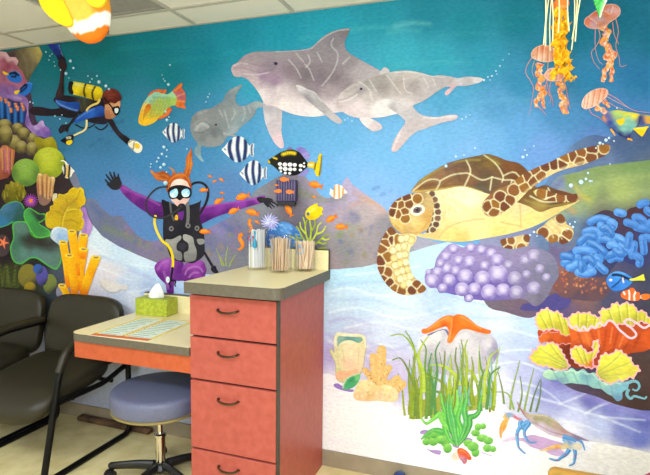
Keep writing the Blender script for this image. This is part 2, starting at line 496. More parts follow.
for c in (-.082, .082):
    for k in range(11): add_box(bm, c - .062, c + random.uniform(.02, .06), -.150 + k * .031, -.141 + k * .031, .0012, .0018)
lobj('printed_lines', bm, M_ink, dm, 'faint rows of print', 0)

# ------------------------------------------------------------------ glass jars with their contents
def glass_mat():
    m, n, l, b = new_mat('clear_glass')
    n.remove(b); tr = n.new('ShaderNodeBsdfTransparent'); gl = n.new('ShaderNodeBsdfGlossy'); mx = n.new('ShaderNodeMixShader')
    fr = n.new('ShaderNodeLayerWeight'); fr.inputs['Blend'].default_value = .12
    sc = n.new('ShaderNodeMath'); sc.operation = 'MULTIPLY'; sc.inputs[1].default_value = .7
    tr.inputs['Color'].default_value = (1, 1, 1, 1); gl.inputs['Roughness'].default_value = .04
    l.new(fr.outputs['Facing'], sc.inputs[0]); l.new(sc.outputs[0], mx.inputs['Fac']); l.new(tr.outputs['BSDF'], mx.inputs[1]); l.new(gl.outputs['BSDF'], mx.inputs[2])
    l.new(mx.outputs['Shader'], n['Material Output'].inputs['Surface']); return m
M_glass = glass_mat()
M_blueink = mat('blue_glass_print', '#7fa8d8', 0.5)
M_white = mat('white_plastic', '#fdfcfa', 0.5)
M_stick = mat('pale_wood_stick', '#f3dcc0', 0.6, col2='#e4c39c', scale=90, stretch=(1, 1, .1))
M_cotton = mat('cotton', '#f8f5f0', 0.95)
M_teal = mat('teal_plastic', '#1f93b5', 0.35)
M_redp = mat('red_plastic', '#d94a55', 0.4)
def jar(x, y, r, h, label, print_deg):
    j = empty('glass_jar', (x, y, 1.0863), label, 'jar', 'glass jars on the counter')
    bm = bmesh.new()
    add_lathe(bm, [(0, .0), (r - .004, 0), (r, .004), (r, h - .004), (r + .0025, h), (r - .002, h + .001), (r - .004, h - .006), (r - .004, .010), (0, .008)], n=40)
    lobj('glass', bm, M_glass, j)
    bm = bmesh.new(); add_lathe(bm, [(r + .0003, h - .007), (r + .0028, h - .006), (r + .0028, h - .001), (r + .0003, h)], n=40); lobj('rim', bm, M_glass, j, 'thick clear rim')
    # printed ring mark wrapped round the front of the jar
    bm = bmesh.new(); a0 = math.radians(print_deg); rr = r + .0006
    for (za, wa, th) in ((.66, .36, .0022),):
        ring = []
        for k in range(29):
            q = 2 * math.pi * k / 28
            for s in (1, .82):
                a = a0 + wa * s * math.cos(q); z = h * za + .020 * s * math.sin(q); ring.append(bm.verts.new((rr * math.cos(a), rr * math.sin(a), z)))
        for k in range(28): bm.faces.new((ring[2 * k], ring[2 * k + 1], ring[2 * k + 3], ring[2 * k + 2]))
    ring = [bm.verts.new((rr * math.cos(a0 + .10 * math.cos(q)), rr * math.sin(a0 + .10 * math.cos(q)), h * .66 + .026 + .008 * math.sin(q))) for q in (2 * math.pi * k / 12 for k in range(12))]
    bm.faces.new(ring)
    lobj('printed_mark', bm, M_blueink, j, 'blue ring mark with a dot', 0)
    return j
J1, J2, J3 = (-1.195, -.150), (-1.040, -.200), (-.950, -.096)
jar(*J1, .055, .226, 'tallest glass jar, leftmost on the counter, packed with white packets and a teal brush', -100)
jar(*J2, .057, .192, 'middle glass jar on the counter, filled with pale flat sticks', -128)
jar(*J3, .056, .166, 'glass jar beside the backsplash, filled with tan wooden sticks', -96)
def sticks(J, r, n, L, w, th, m, name, label, cat, group, lean, tips=None):
    for k in range(n):
        a = 2 * math.pi * k * .381966; q = r * math.sqrt((k + .5) / n)
        bx, by = q * math.cos(a) * .8, q * math.sin(a) * .8
        tx, ty = bx + lean * math.cos(a * 1.7 + 1), by + lean * math.sin(a * 1.7 + 1)
        R2 = math.hypot(tx, ty)
        if R2 > r: tx *= r / R2; ty *= r / R2
        bm = bmesh.new(); l = L * random.uniform(.93, 1.0)
        p0 = Vector((0, 0, 0)); p1 = Vector((tx - bx, ty - by, l))
        add_tube(bm, [p0, p0.lerp(p1, .04), p0.lerp(p1, .96), p1], [w * .6, w, w, w * .6], 8, th / w)
        loc = (J[0] + bx, J[1] + by, 1.0972)
        o = None
        if not tips:
            bmesh.ops.translate(bm, verts=bm.verts, vec=loc); o = bobj(name, bm, m, None, label, cat, group, loc=loc)
        if tips:
            o = empty(name, loc, label, cat, group)
            lobj('shaft', bm, m, o)
            bm = bmesh.new(); c = p1
            add_lathe(bm, [(0, -.010), (w * 1.5, -.007), (w * 1.9, 0), (w * 1.5, .007), (0, .010)], c, 10); lobj('cotton_tip', bm, tips, o, 'white cotton tip')
sticks(J1, .045, 24, .205, .0125, .0024, M_white, 'paper_packet', 'white wrapped packet standing in the tallest jar', 'packet', 'packets in the tallest jar', .004)
sticks(J2, .049, 34, .168, .0088, .0022, M_stick, 'tongue_depressor', 'pale flat wooden stick standing in the middle jar', 'wooden stick', 'sticks in the middle jar', .010)
sticks(J3, .048, 32, .148, .0046, .0046, M_stick, 'wooden_applicator', 'tan wooden stick leaning in the jar beside the backsplash', 'wooden stick', 'sticks in the jar by the backsplash', .030)
bm = bmesh.new(); add_lathe(bm, [(0, 0), (.044, 0), (.046, .01), (.047, .1), (.043, .135), (.02, .14), (0, .138)], (J1[0], J1[1], 1.0985), 24)
for v in bm.verts: v.co.x += random.uniform(-.001, .001)
bm.free()
tbr = empty('teal_brush', (J1[0] + .006, J1[1] - .0462, 1.205), 'small teal brush upright at the front of the tallest jar', 'brush')
bm = bmesh.new(); add_lathe(bm, [(0, 0), (.010, 0), (.012, .01), (.011, .03), (.005, .045), (.004, .07), (0, .072)], n=14); lobj('body', bm, M_teal, tbr)
bm = bmesh.new(); add_lathe(bm, [(.004, .066), (.0055, .07), (.0055, .085), (0, .088)], n=12); lobj('cap', bm, M_teal, tbr)
for dx, lab in ((-.030, 'red capped stick at the left of the tallest jar'), (-.008, 'red capped stick beside the teal brush')):
    rc = empty('capped_stick', (J1[0] + dx, J1[1] - .038, 1.0985), lab, 'stick')
    bm = bmesh.new(); add_tube(bm, [(0, 0, 0), (0, 0, .14)], .003, 8); lobj('shaft', bm, M_white, rc)
    bm = bmesh.new(); add_lathe(bm, [(0, .1402), (.005, .1402), (.005, .165), (0, .168)], n=10); lobj('cap', bm, M_redp, rc, 'red cap')
# ------------------------------------------------------------------ stool
M_vin = mat('blue_grey_vinyl', '#666982', 0.42, col2='#60637c', scale=90, bump=.15, spec=.4)
M_chrome = mat('chrome', '#d8d2c6', 0.16, 1.0)
M_blk = mat('black_plastic', '#161516', 0.4)
SX, SY = -1.605, -.440
st = empty('rolling_stool', (SX, SY, 0), 'round blue grey vinyl stool on a black five arm caster base, under the desk', 'stool')
bm = bmesh.new(); r = .235
add_lathe(bm, [(0, .405), (r - .02, .405), (r - .004, .415), (r, .43), (r + .002, .47), (r - .002, .488), (r - .012, .497), (r - .03, .501), (0, .508)], n=56)
lobj('seat', bm, M_vin, st)
bm = bmesh.new(); add_lathe(bm, [(r - .006, .398), (r - .001, .401), (r - .001, .409), (r - .006, .412)], n=56); lobj('seat_rim', bm, mat('brass_trim', '#8f8150', .4, .3), st, 'thin brass coloured rim under the cushion')
bm = bmesh.new(); add_lathe(bm, [(0, .39), (.12, .39), (.12, .404), (0, .404)], n=32); lobj('seat_plate', bm, M_blk, st)
bm = bmesh.new(); add_lathe(bm, [(0, .25), (.013, .25), (.013, .39), (0, .39)], n=20); lobj('piston', bm, M_chrome, st, 'chrome piston')
bm = bmesh.new(); add_lathe(bm, [(0, .09), (.024, .09), (.024, .235), (.030, .237), (.031, .25), (.024, .256), (0, .256)], n=24); lobj('column', bm, M_chrome, st, 'chrome column')
bm = bmesh.new(); add_lathe(bm, [(0, .06), (.045, .06), (.05, .075), (.04, .098), (.028, .104), (0, .104)], n=24); lobj('hub', bm, M_blk, st)
for k in range(5):
    a = math.radians(197 + 72 * k); ca, sa = math.cos(a), math.sin(a)
    bm = bmesh.new()
    add_tube(bm, [(ca * q, sa * q, z) for q, z in ((.035, .083), (.12, .083), (.22, .075), (.262, .070), (.272, .067))], [.026, .024, .020, .019, .012], 10, .75)
    lobj('leg', bm, M_blk, st)
    bm = bmesh.new(); add_tube(bm, [(ca * .255, sa * .255, .06), (ca * .255, sa * .255, .035)], .008, 8)
    b2 = a + 1.0; ox, oy = math.cos(b2), math.sin(b2); px_, py_ = -oy, ox
    cxw, cyw = ca * .255 + ox * .012, sa * .255 + oy * .012
    for s in (-1, 1):
        c0 = Vector((cxw + px_ * s * .013, cyw + py_ * s * .013, .0265)); ax = Vector((px_, py_, 0))
        add_tube(bm, [c0 - ax * .008, c0 - ax * .006, c0 + ax * .006, c0 + ax * .008], [.021, .026, .026, .021], 18)
    add_tube(bm, [Vector((cxw, cyw, .0265)) - Vector((px_, py_, 0)) * .006, Vector((cxw, cyw, .0265)) + Vector((px_, py_, 0)) * .006], .022, 14)
    lobj('caster', bm, M_blk, st)

# ------------------------------------------------------------------ guest chairs
M_olive = mat('dark_olive_vinyl', '#2e291b', 0.42, col2='#292518', scale=120, bump=.12, spec=.35)
M_tube = mat('black_steel_tube', '#0a0909', 0.4, spec=.2)
def pad(bm, w, h, t, rad, curve, tilt, c, axis, front_roll=0.0, n=15):
    """upholstered pad: rounded-rectangle outline, swollen in the middle; axis 'y' stands up (back), 'z' lies down (seat)"""
    N = 56; rings = []
    def sup(a, k):
        ca, sa = math.cos(a), math.sin(a); e = 2 / 4.2
        return math.copysign(abs(ca) ** e, ca) * w / 2 * k, math.copysign(abs(sa) ** e, sa) * h / 2 * k
    prof = [(.0, 1.0), (.35, .99), (.65, .95), (.83, .84), (.93, .66), (.985, .42), (1.0, .12), (1.0, -.3), (.985, -.62), (.95, -.84), (.88, -.97), (.5, -1.0), (0, -1.0)]
    for k, s in prof:
        ring = []
        for i in range(N if k > 0 else 1):
            u, v = sup(2 * math.pi * i / N, k) if k > 0 else (0, 0)
            d = s * t / 2 - curve * (1 - (u / (w / 2)) ** 2) * .9
            if front_roll and v < -h * .15: d -= front_roll * ((-v - h * .15) / (h * .35)) ** 2
            if axis == 'y': p = Vector((u, -d, v))
            else: p = Vector((u, v, d))
            ring.append(bm.verts.new(p))
        rings.append(ring)
    for A, B in zip(rings, rings[1:]):
        for i in range(N):
            if len(A) == 1: bm.faces.new((A[0], B[i], B[(i + 1) % N]))
            elif len(B) == 1: bm.faces.new((A[i], B[0], A[(i + 1) % N]))
            else: bm.faces.new((A[i], B[i], B[(i + 1) % N], A[(i + 1) % N]))
    bmesh.ops.rotate(bm, verts=bm.verts, cent=(0, 0, 0), matrix=Matrix.Rotation(math.radians(tilt), 3, 'X'))
    bmesh.ops.translate(bm, verts=bm.verts, vec=c)
def make_chair(loc, label):
    t = empty('guest_chair', loc, label, 'chair', 'guest chairs against the mural')
    # local: x centred, y = 0 at the wall, chair faces -y
    bm = bmesh.new(); pad(bm, .555, .58, .11, .5, .012, 10, (0, -.35, .435), 'z', .05)
    for v in bm.verts: v.co.y -= .08
    bmesh.ops.scale(bm, verts=bm.verts, vec=(1, 1.02, 1)); lobj('seat', bm, M_olive, t, smooth=60)
    bm = bmesh.new(); pad(bm, .570, .42, .085, .5, .018, -11, (0, -.140, .645), 'y'); lobj('backrest', bm, M_olive, t, smooth=60)
    for s in (-1, 1):
        x = s * .292
        bm = bmesh.new()
        path = bend([(x, -.085, .50), (x, -.085, .014), (x, -.700, .014), (x, -.585, .545), (x, -.53, .655), (x, -.40, .672), (x, -.12, .672)], .055, 6)
        add_tube(bm, path, .0168, 10)
        o = lobj('side_frame', bm, M_tube, t)
        bm = bmesh.new(); add_tube(bm, bend([(x, -.585, .555), (x, -.525, .665), (x, -.40, .684), (x, -.17, .684)], .06, 6), [.018] * 1 + [.021] * 14 + [.017], 10, .85) if False else add_tube(bm, bend([(x, -.588, .553), (x, -.53, .664), (x, -.40, .684), (x, -.17, .684)], .06, 6), .0205, 10, .9)
        lobj('arm_pad', bm, M_olive, o, 'dark vinyl arm sleeve')
        bm = bmesh.new(); add_tube(bm, bend([(x, -.60, .395), (x, -.28, .395), (x, -.085, .45), (x, -.10, .60)], .05, 5), .015, 10); lobj('seat_rail', bm, M_tube, t)
        bm = bmesh.new(); add_box(bm, x - .008, x + .008, -.125, -.085, .42, .70, .004, 1); lobj('back_bracket', bm, M_tube, t)
    bm = bmesh.new()
    for y in (-.50, -.22): add_tube(bm, [(-.292, y, .385), (.292, y, .385)], .012, 8)
    lobj('cross_bar', bm, M_tube, t)
    bm = bmesh.new(); add_tube(bm, [(-.292, -.10, .62), (.292, -.10, .62)], .011, 8); lobj('cross_bar', bm, M_tube, t)
    return t
chair = make_chair((-2.405, 0, 0), 'dark olive vinyl armchair nearest the desk, its arm beside the desk edge')
copy_tree(chair, (-3.03, 0, 0), 'dark olive vinyl armchair cut off by the left edge of the photo')

# ------------------------------------------------------------------ things at the foot of the wall
M_brown = mat('brown_mottled', '#7a5a3e', 0.8, col2='#4a3526', scale=16, detail=8)
bm = bmesh.new(); add_box(bm, -2.56, -1.99, -.066, -.012, .001, .034, .014, 3)
bobj('floor_roll', bm, M_brown, None, 'brown mottled strip lying along the baseboard behind the chair legs', 'floor strip', loc=(-2.3, -.04, 0))
M_navy = mat('navy_plastic', '#1d3a73', 0.35)
bm = bmesh.new(); bmesh.ops.create_uvsphere(bm, u_segments=28, v_segments=16, radius=.036); bmesh.ops.translate(bm, verts=bm.verts, vec=(-.436, -.052, .0365))
bobj('toy_ball', bm, M_navy, None, 'small dark blue ball on the floor below the green seaweed', 'ball', loc=(-.436, -.052, 0))
M_wood = mat('honey_wood', '#d9ab55', 0.45, col2='#c4923d', scale=18, stretch=(.25, 1, 4), detail=6)
M_beadg = mat('green_bead', '#3f7f3c', 0.35)
WZ = .308; WX0, WX1, WY = .238, .62, -.20
wb = empty('wooden_toy_panel', ((WX0 + WX1) / 2, WY, 0), 'honey coloured wooden toy panel below the blue crab, cut off by the bottom edge', 'wooden toy')
bm = bmesh.new()
P = []
for cx_, cz_, a0 in ((WX1 - .03, WZ - .03, 0), (WX0 + .03, WZ - .03, 90)):
    P += [(cx_ + .03 * math.cos(math.radians(a0 + a)), cz_ + .03 * math.sin(math.radians(a0 + a))) for a in range(0, 91, 15)]
P += [(WX0, .0), (WX1, .0)]
fr = [bm.verts.new((x, WY - .011, z)) for x, z in P]; bk = [bm.verts.new((x, WY + .011, z)) for x, z in P]
bm.faces.new(fr); bm.faces.new(list(reversed(bk)))
for i in range(len(P)): bm.faces.new((fr[i], bk[i], bk[(i + 1) % len(P)], fr[(i + 1) % len(P)]))
bobj('board', bm, M_wood, wb, smooth=30)
for s in (WX0 + .04, WX1 - .04):
    bm = bmesh.new(); add_box(bm, s - .012, s + .012, WY - .04, WY + .05, 0, .03, .004, 1); bobj('foot', bm, M_wood, wb)
bm = bmesh.new(); bmesh.ops.create_uvsphere(bm, u_segments=18, v_segments=10, radius=.020); bmesh.ops.translate(bm, verts=bm.verts, vec=(WX0 + .035, WY - .026, WZ - .040))
bobj('bead', bm, M_beadg, wb, 'green bead')
M_red = mat('red_rubber', '#cf2238', 0.4)
bm = bmesh.new(); bmesh.ops.create_uvsphere(bm, u_segments=36, v_segments=22, radius=.275); bmesh.ops.translate(bm, verts=bm.verts, vec=(.700, -.56, .2755))
bobj('play_ball', bm, M_red, None, 'large red ball just showing in the bottom right corner', 'ball', loc=(.700, -.56, 0))
# ------------------------------------------------------------------ the mural (one thing; every painted figure is a part of it)
MURAL = empty('ocean_mural', (-1.3, 0, BASE), 'wall wide underwater mural with divers, dolphins, a sea turtle and coral reefs', 'mural')
def wall_line(z, x0, x1, n=40): return [tuple(p) for p in proj([(x0 + (x1 - x0) * k / n, 0, z) for k in range(n + 1)])]
LEFT, RIGHT = -3.93, 1.6
def world_grid(name, paint, layer, step, label):
    xs = np.arange(LEFT, RIGHT + step, step); zs = np.linspace(BASE + .001, H - .001, int((H - BASE) / step))
    X, Zz = np.meshgrid(xs, zs); y = -PSTEP * (layer + 1)
    P = proj(np.stack([X.ravel(), np.full(X.size, y), Zz.ravel()], 1))
    o = origin(MURAL); nx, nz = len(xs), len(zs)
    me = bpy.data.meshes.new(name)
    V = np.stack([X.ravel() - o.x, np.full(X.size, y - o.y), Zz.ravel() - o.z], 1)
    i = np.arange(nz - 1)[:, None] * nx + np.arange(nx - 1)[None]
    Fc = np.stack([i, i + 1, i + nx + 1, i + nx], -1).reshape(-1, 4)
    me.from_pydata(V.tolist(), [], Fc.tolist()); me.update()
    C = np.clip(paint(P), 0, .97)
    ca = me.color_attributes.new('paint', 'FLOAT_COLOR', 'POINT')
    ca.data.foreach_set('color', np.hstack([C, np.ones((len(C), 1))]).astype(np.float32).ravel())
    me.materials.append(PAINT)
    return link(bpy.data.objects.new(name, me), MURAL, label)

def retint(fn, P):
    return [(x, y, np.clip(fn(lin(c), y), 0, 1)) for x, y, c in P]
# --- water
water = Paint(retint(lambda c, y: (c * np.array([1, 1, 1.10]) + np.array([.010, -.006, .012]) * (1 if y > 85 else .2)), cpts(PX, "-60,60,1b6f78 0,60,176f78 60,60,0f7079 90,90,117078 110,60,0e757e 150,40,127d8b 170,75,147c88 200,60,148297 235,40,1a8fa5 150,110,27809a 100,140,35799b 60,130,2a7490 90,170,3f7fa8 150,160,3b84ae 190,150,4088b0 130,200,5884b4 110,215,5a82b2 230,190,5583ae 210,130,3684a6 "
 "280,30,209ab2 330,25,27a0b6 380,15,2897ab 430,15,23889c 470,25,1f8799 520,20,167a8c 545,45,227d96 580,30,15718a 620,20,126a80 660,40,136880 720,60,146880 260,80,35a3bd 400,55,3ba9bc 440,60,35a0b4 480,60,2f94ac 520,80,3587ab 590,80,2a79a0 640,80,256f98 720,110,2a6a98 "
 "240,130,4c9cc4 280,130,5aa6cf 300,130,5faad2 340,140,66add6 370,180,7fb4e2 350,165,78b2de 380,150,72b4dc 420,140,74b5de 460,130,6fb0d8 490,140,6cabd6 520,130,5d9fcd 560,110,4489b4 610,110,3a7fae 640,115,3a7aa8 540,150,6a9bcf 600,150,5b7db4 500,105,5198c0 450,100,4fa2c4 470,150,79b0dc 380,210,8ab4e4 "
 "325,170,6cacd8 265,165,5a9fc8 -60,200,3a7090")))
for y, x0, x1, c, a in ((27, 350, 400, '4fb8c6', .5), (23, 395, 430, '74cbd2', .6), (30, 388, 420, '5cbcc8', .5), (36, 300, 330, '3fb0c2', .5), (33, 440, 500, '3f9fb0', .45), (24, 460, 520, '2f95a6', .5), (50, 225, 290, '2f9fb4', .4),
                        (62, 395, 470, '58b6c8', .4), (46, 120, 200, '1f8f98', .5), (70, 110, 165, '1c888f', .5), (58, 170, 230, '2393a2', .5), (90, 190, 235, '2c8ea4', .4), (15, 500, 540, '2a8a9a', .5), (45, 600, 650, '1f7890', .5), (38, 620, 640, '1a7086', .5),
                        (80, 70, 110, '16808a', .4), (120, 190, 235, '4391b0', .35), (90, 545, 640, '3a86aa', .35), (100, 470, 545, '66aecf', .3), (65, 475, 545, '3d98b0', .35)):
    water.st(c, 3.2, [[(x0, y + 3), ((x0 + x1) / 2, y), (x1, y + 1)]], a, 5, 1.0)
for x, y, s in ((72, 134, 6), (68, 143, 5), (100, 140, 5), (92, 145, 5), (108, 143, 4), (62, 150, 6), (376, 188, 7), (383, 194, 5), (391, 191, 3), (120, 122, 7), (113, 130, 5)):
    water.st('2e5f8c' if x < 200 else '6583b5', s * .55, [[(x - s * .4, y + 1), (x + s * .4, y - 1)]], .55, 2)
world_grid('painted_water', water, 0, .009, 'teal and blue water')

# --- distant ridge
ridge = Paint(retint(lambda c, y: (c * .62 + c.mean() * .38) * 1.3 + .012, cpts(PX, "70,180,5c6488 80,190,606a92 90,210,57628f 105,222,505a85 130,240,58588a 150,245,6b5a8c 165,250,6a5f78 210,240,5a5a88 220,228,6a629a 235,225,5f5b86 245,215,6a6d88 260,200,6b7484 275,195,6f6678 290,210,5f5160 300,225,5a4d66 262,240,57506e 310,245,5f5a6a 330,205,8672a0 340,215,97809a 350,195,9a85b6 345,182,9a86b8 350,225,8a8578 365,215,a08a92 378,205,b09098 385,225,7c7484 395,240,7a7480 345,250,737078 330,262,8a7078 370,258,8a7a80 420,240,8a88a8 235,260,6a6a7a 205,262,706a80 ")))
ridge.st('7d8a56', 5, [PX("105,228 125,236 148,246"), PX("232,205 248,196"), PX("300,192 325,200 345,197")], .6, 7).st('c79a7a', 3, [PX("350,206 370,200 384,212"), PX("355,193 372,203")], .55, 5)
ridge.st('8a78b8', 4, [PX("330,200 342,196"), PX("345,218 355,222"), PX("208,226 222,234"), PX("224,218 226,226"), PX("152,238 160,244")], .5, 5).st('4a5f9a', 6, [PX("222,224 232,230"), PX("352,214 358,218"), PX("92,205 100,214")], .5, 5).st('4c4456', 6, [PX("285,225 310,235 320,250"), PX("255,232 275,250")], .45, 8)
for k in range(70):
    x = random.choice([random.uniform(112, 165), random.uniform(205, 300), random.uniform(335, 400)]); y = random.uniform(226, 262)
    ridge.st(random.choice(['7f8a5a', '8a6a8c', '6a5f9a', 'a0805a', '54609a', '9a7ab0']), random.uniform(1.5, 5), [[(x, y), (x + random.uniform(-2, 2), y + 1)]], .5, 2.5)
paint_mesh('painted_ridge', PX("58,190 68,184 74,172 80,184 85,198 94,199 103,209 112,216 121,216 130,227 140,237 152,241 170,238 200,232 212,226 222,221 232,216 246,206 254,192 264,185 276,178 290,172 303,175 314,187 322,196 332,197 341,186 347,177 352,184 360,190 372,199 384,208 394,222 404,234 430,240 444,248 420,262 380,275 330,290 250,300 150,290 90,262 66,240"), ridge, 1, label='hazy purple ridge behind the divers', res=2.2)

# --- sand
low = wall_line(BASE + .001, LEFT, RIGHT)
sand = Paint(cpts(PX, "90,225,cfdcec 100,240,d5e3f0 120,250,c8dcf0 140,262,cfe0f2 160,275,c3d6ee 90,262,e6e0e8 110,275,dcd4dc 90,290,d2ccd6 125,285,c0cce4 150,290,a8b8dc 70,300,b8b4cc 130,300,d8dcec 60,340,b0b4cc 110,370,b4bcd8 60,380,a8a8c0 180,300,a9c4e8 200,285,b4cdf0 240,275,b2d4f2 330,280,b8dcf4 350,272,b4d8f4 380,268,b4d4f0 420,258,bcdcf4 440,250,bcd8f2 "
 "340,300,c8e0f4 360,305,c2d8f0 400,305,cfdff2 440,300,b6cbe8 470,312,c6d8f0 500,320,d3def4 530,325,b9cfea 335,325,bfd0ec 350,340,c4c0e0 380,335,cfd8f0 410,335,c6cfea 440,345,cdc8e0 335,355,b3a2d6 345,365,d9cfe8 370,360,c6bce2 400,370,c9bfe2 395,385,b7acdc 340,385,f4eef4 380,410,faf6f8 340,420,fbf8f8 420,440,fcf9f9 480,450,fbf9f8 500,430,fcf9f8 540,460,faf8f5 600,455,f4f0e6 640,460,efebdf 700,480,ece6da "
 "500,350,c2cce8 520,345,b7c4e6 540,360,a9b3de 500,385,dcdcf0 480,400,f0eef6 520,400,c9cbe8 545,390,8f93cc 560,400,9a9ed2 575,415,c4c9ea 600,425,b9c3e6 570,430,e8e9f4 625,430,7f88c4 640,440,6d78bc 610,410,7d80bf 645,420,6168ac 700,430,6068a8 590,400,6c6cae 560,380,7476b6 525,375,b6b8e0 "))
wh = ["90,245 120,262 160,268", "70,262 100,268 130,280", "100,284 130,292 150,288", "328,292 350,288 380,296 420,290", "330,312 360,308 400,318 450,308", "345,328 380,322 420,330 470,324", "470,335 500,328 540,338", "395,292 430,285 460,296 520,306", "500,352 530,350 560,362", "490,366 520,362 550,374", "345,275 380,272 420,266", "328,340 350,350 380,344 400,352", "360,352 380,360 400,358",
      "520,392 560,404 600,416 645,420", "560,404 580,396 600,386", "585,414 605,404 640,398", "500,378 540,388 560,402", "600,416 620,424 640,432", "555,420 580,424 600,432"]
sand.st('f2f8fd', 1.6, [PX(s) for s in wh], .6, 2.2, .8)
pu = ["328,350 345,356 370,352", "326,334 345,338 375,332", "370,344 395,350 410,344", "480,358 500,354 520,362", "330,322 350,318 370,324", "104,280 125,288", "130,270 155,280"]
sand.st('a49ad6', 2.4, [PX(s) for s in pu], .55, 4, 1).st('93b8e2', 2.6, [PX("330,300 370,300 410,310"), PX("430,312 480,318 520,318"), PX("440,292 470,300 510,312"), PX("100,256 130,266 160,282"), PX("340,284 370,282 400,280")], .5, 4, 1)
sand.st('f7f2f2', 2.0, [PX("440,285 475,300 530,308"), PX("328,378 345,380 365,395")], .6, 3)
sand.st('c9b9dc', 3, [PX("470,408 500,412 530,420")], .35, 5).st('8f86c8', 4, [PX("545,384 575,392 610,404"), PX("600,398 630,410 650,418")], .55, 6)
paint_mesh('painted_sand', PX("-60,320 -20,300 40,285 60,262 70,240 80,222 86,214 92,224 102,236 118,246 140,256 165,266 195,274 230,275 244,270 270,268 320,270 340,269 362,267 385,262 408,253 430,246 448,242 480,250 520,280 560,300 600,330 640,360 700,380 800,400") + [tuple(p) for p in reversed(low[:])], sand, 2, label='pale rippled sand', res=1.25, sm=False)
# bright foreground sand
fg = Paint(cpts(PX, "325,380,f6f0f4 360,410,fdfafa 330,430,fcf9f9 430,440,fdfbfa 480,420,fbf8fa 520,440,fdfbf9 560,450,fbf9f6 600,450,f2efe6 640,456,ebe8dc 700,470,e8e4d8 500,415,f0edf6 585,440,eeeef4"))
fg.st('e6dff0', 3, [PX("340,398 370,402 400,400"), PX("330,440 360,446 400,450")], .35, 6).st('dcd6c8', 4, [PX("605,455 640,460"), PX("580,452 600,462")], .4, 6)
paint_mesh('foreground_sand', PX("300,372 330,374 345,382 365,402 400,416 440,416 470,413 494,409 520,420 548,430 575,438 600,443 625,447 650,453 720,468 800,480") + [tuple(p) for p in reversed(low[19:])], fg, 3, label='bright white sand along the baseboard', res=2.0, sm=False)

# --- reef rock on the right
rr = Paint(cpts(PX, "545,190,6f86a8 560,185,7d8fa8 570,180,82965e 600,170,7f9460 630,165,76905c 650,160,708a5a 620,190,9aa866 590,195,8ea062 575,205,90a078 560,215,8a9a8a 560,235,5a6f9a 570,225,5f7a9a 555,255,6a5f86 600,205,6c6f60 590,230,4a5a86 620,225,4a4258 605,250,4a4a6e 640,230,4a4a6a 600,275,4f4a60 630,260,45456a 650,275,3c4058 555,275,8f5f50 575,285,96644c 590,292,7a5c58 560,298,6a5560 610,300,4a4a66 645,310,403e50 640,340,4a3b3c 640,370,4c3a36 620,390,503e38 640,400,46342f 720,300,3c3a4c 720,400,46342f 600,375,4a3f55 560,330,5f5480 560,310,5a4d78"))
rr.st('c98a4a', 4, [PX("562,192 572,200 580,198"), PX("566,206 574,212")], .5, 5).st('d8b84a', 3, [PX("575,186 582,196 590,200")], .5, 5).st('5a4f9a', 5, [PX("548,195 556,186 562,180")], .5, 6).st('a9b878', 5, [PX("590,205 620,196 650,190"), PX("580,190 610,180 650,176")], .4, 9)
paint_mesh('reef_rock', PX("545,205 546,192 553,182 560,176 578,172 600,166 650,160 720,150 760,160 780,300 780,420 720,425 660,412 640,410 615,404 595,396 570,388 552,372 545,350 548,325 538,318 546,308 530,318 505,312 490,308 484,298 500,296 530,290 550,270 548,240"), rr, 3, label='dark reef slope at the right', res=2.2)
far = Paint(cpts(PX, "560,150,6a88b8 580,138,587098 600,130,4c6494 625,140,485c84 650,135,42567c 600,160,60749c 650,165,52627e 720,140,3e4e70"))
paint_mesh('far_reef', PX("545,186 556,170 566,152 577,142 592,135 610,137 630,132 660,126 760,118 760,175 650,182 600,186 570,190"), far, 1, label='hazy blue reef beyond the turtle flipper', res=2.2)

paint_mesh('reef_haze', PX('478,244 500,236 530,228 552,222 562,240 562,300 540,312 500,306 484,290'), Paint(cpts(PX, '490,250,8c90b4 520,240,7e86ae 550,235,5f78a0 555,260,5c6488 530,280,7a7694 500,290,857ea4')), 2, label='hazy violet reef behind the turtle', res=2)
# --- reef rock on the left
lr = Paint(cpts(PX, "10,80,5a3a52 30,120,4a3550 5,180,2f2226 30,190,2e2226 55,187,33282c 60,200,3a3034 20,230,2c2226 5,255,2a2024 40,265,2c2a28 10,275,3a4022 30,285,3a4024 55,290,3f4650 60,270,4a5060 70,240,6a6a8a -30,200,2c2226"))
lr.st('6a7030', 1.6, [[(x, 290), (x + dx, 268 - abs(dx))] for x, dx in ((3, -3), (6, 2), (9, -2), (12, 4), (15, 0), (17, 6), (2, 3), (11, -5))], .8, 1.2, .4)
paint_mesh('reef_rock', [(-80, 60)] + PX("0,70 30,90 36,120 50,140 66,160 70,180 80,200 80,230 72,262 68,290 62,330 -80,345"), lr, 3, label='dark reef at the left edge', res=2.0, sm=False)
cl = Paint(cpts(Zm(0, 45, 7.31), "80,40,5f4c4a 140,60,6a5e4a 200,90,7a7058 250,60,a89a66 295,40,cdb868 300,75,a8995e 240,170,6c6650 180,140,6f5f4e 210,230,5f5a48 150,300,6a4f50 90,80,523c44"))
cl.st('8a8064', 2, [Zm(0, 45, 7.31)("150,45 190,120 200,220"), Zm(0, 45, 7.31)("230,40 250,100 225,200")], .5, 3)
paint_mesh('tan_cliff', Zm(0, 45, 7.31)("50,52 130,30 210,18 285,10 312,68 290,120 262,165 236,205 215,250 200,310 150,330 90,250 60,150"), cl, 4, label='tan rock under the ceiling', sm=False)
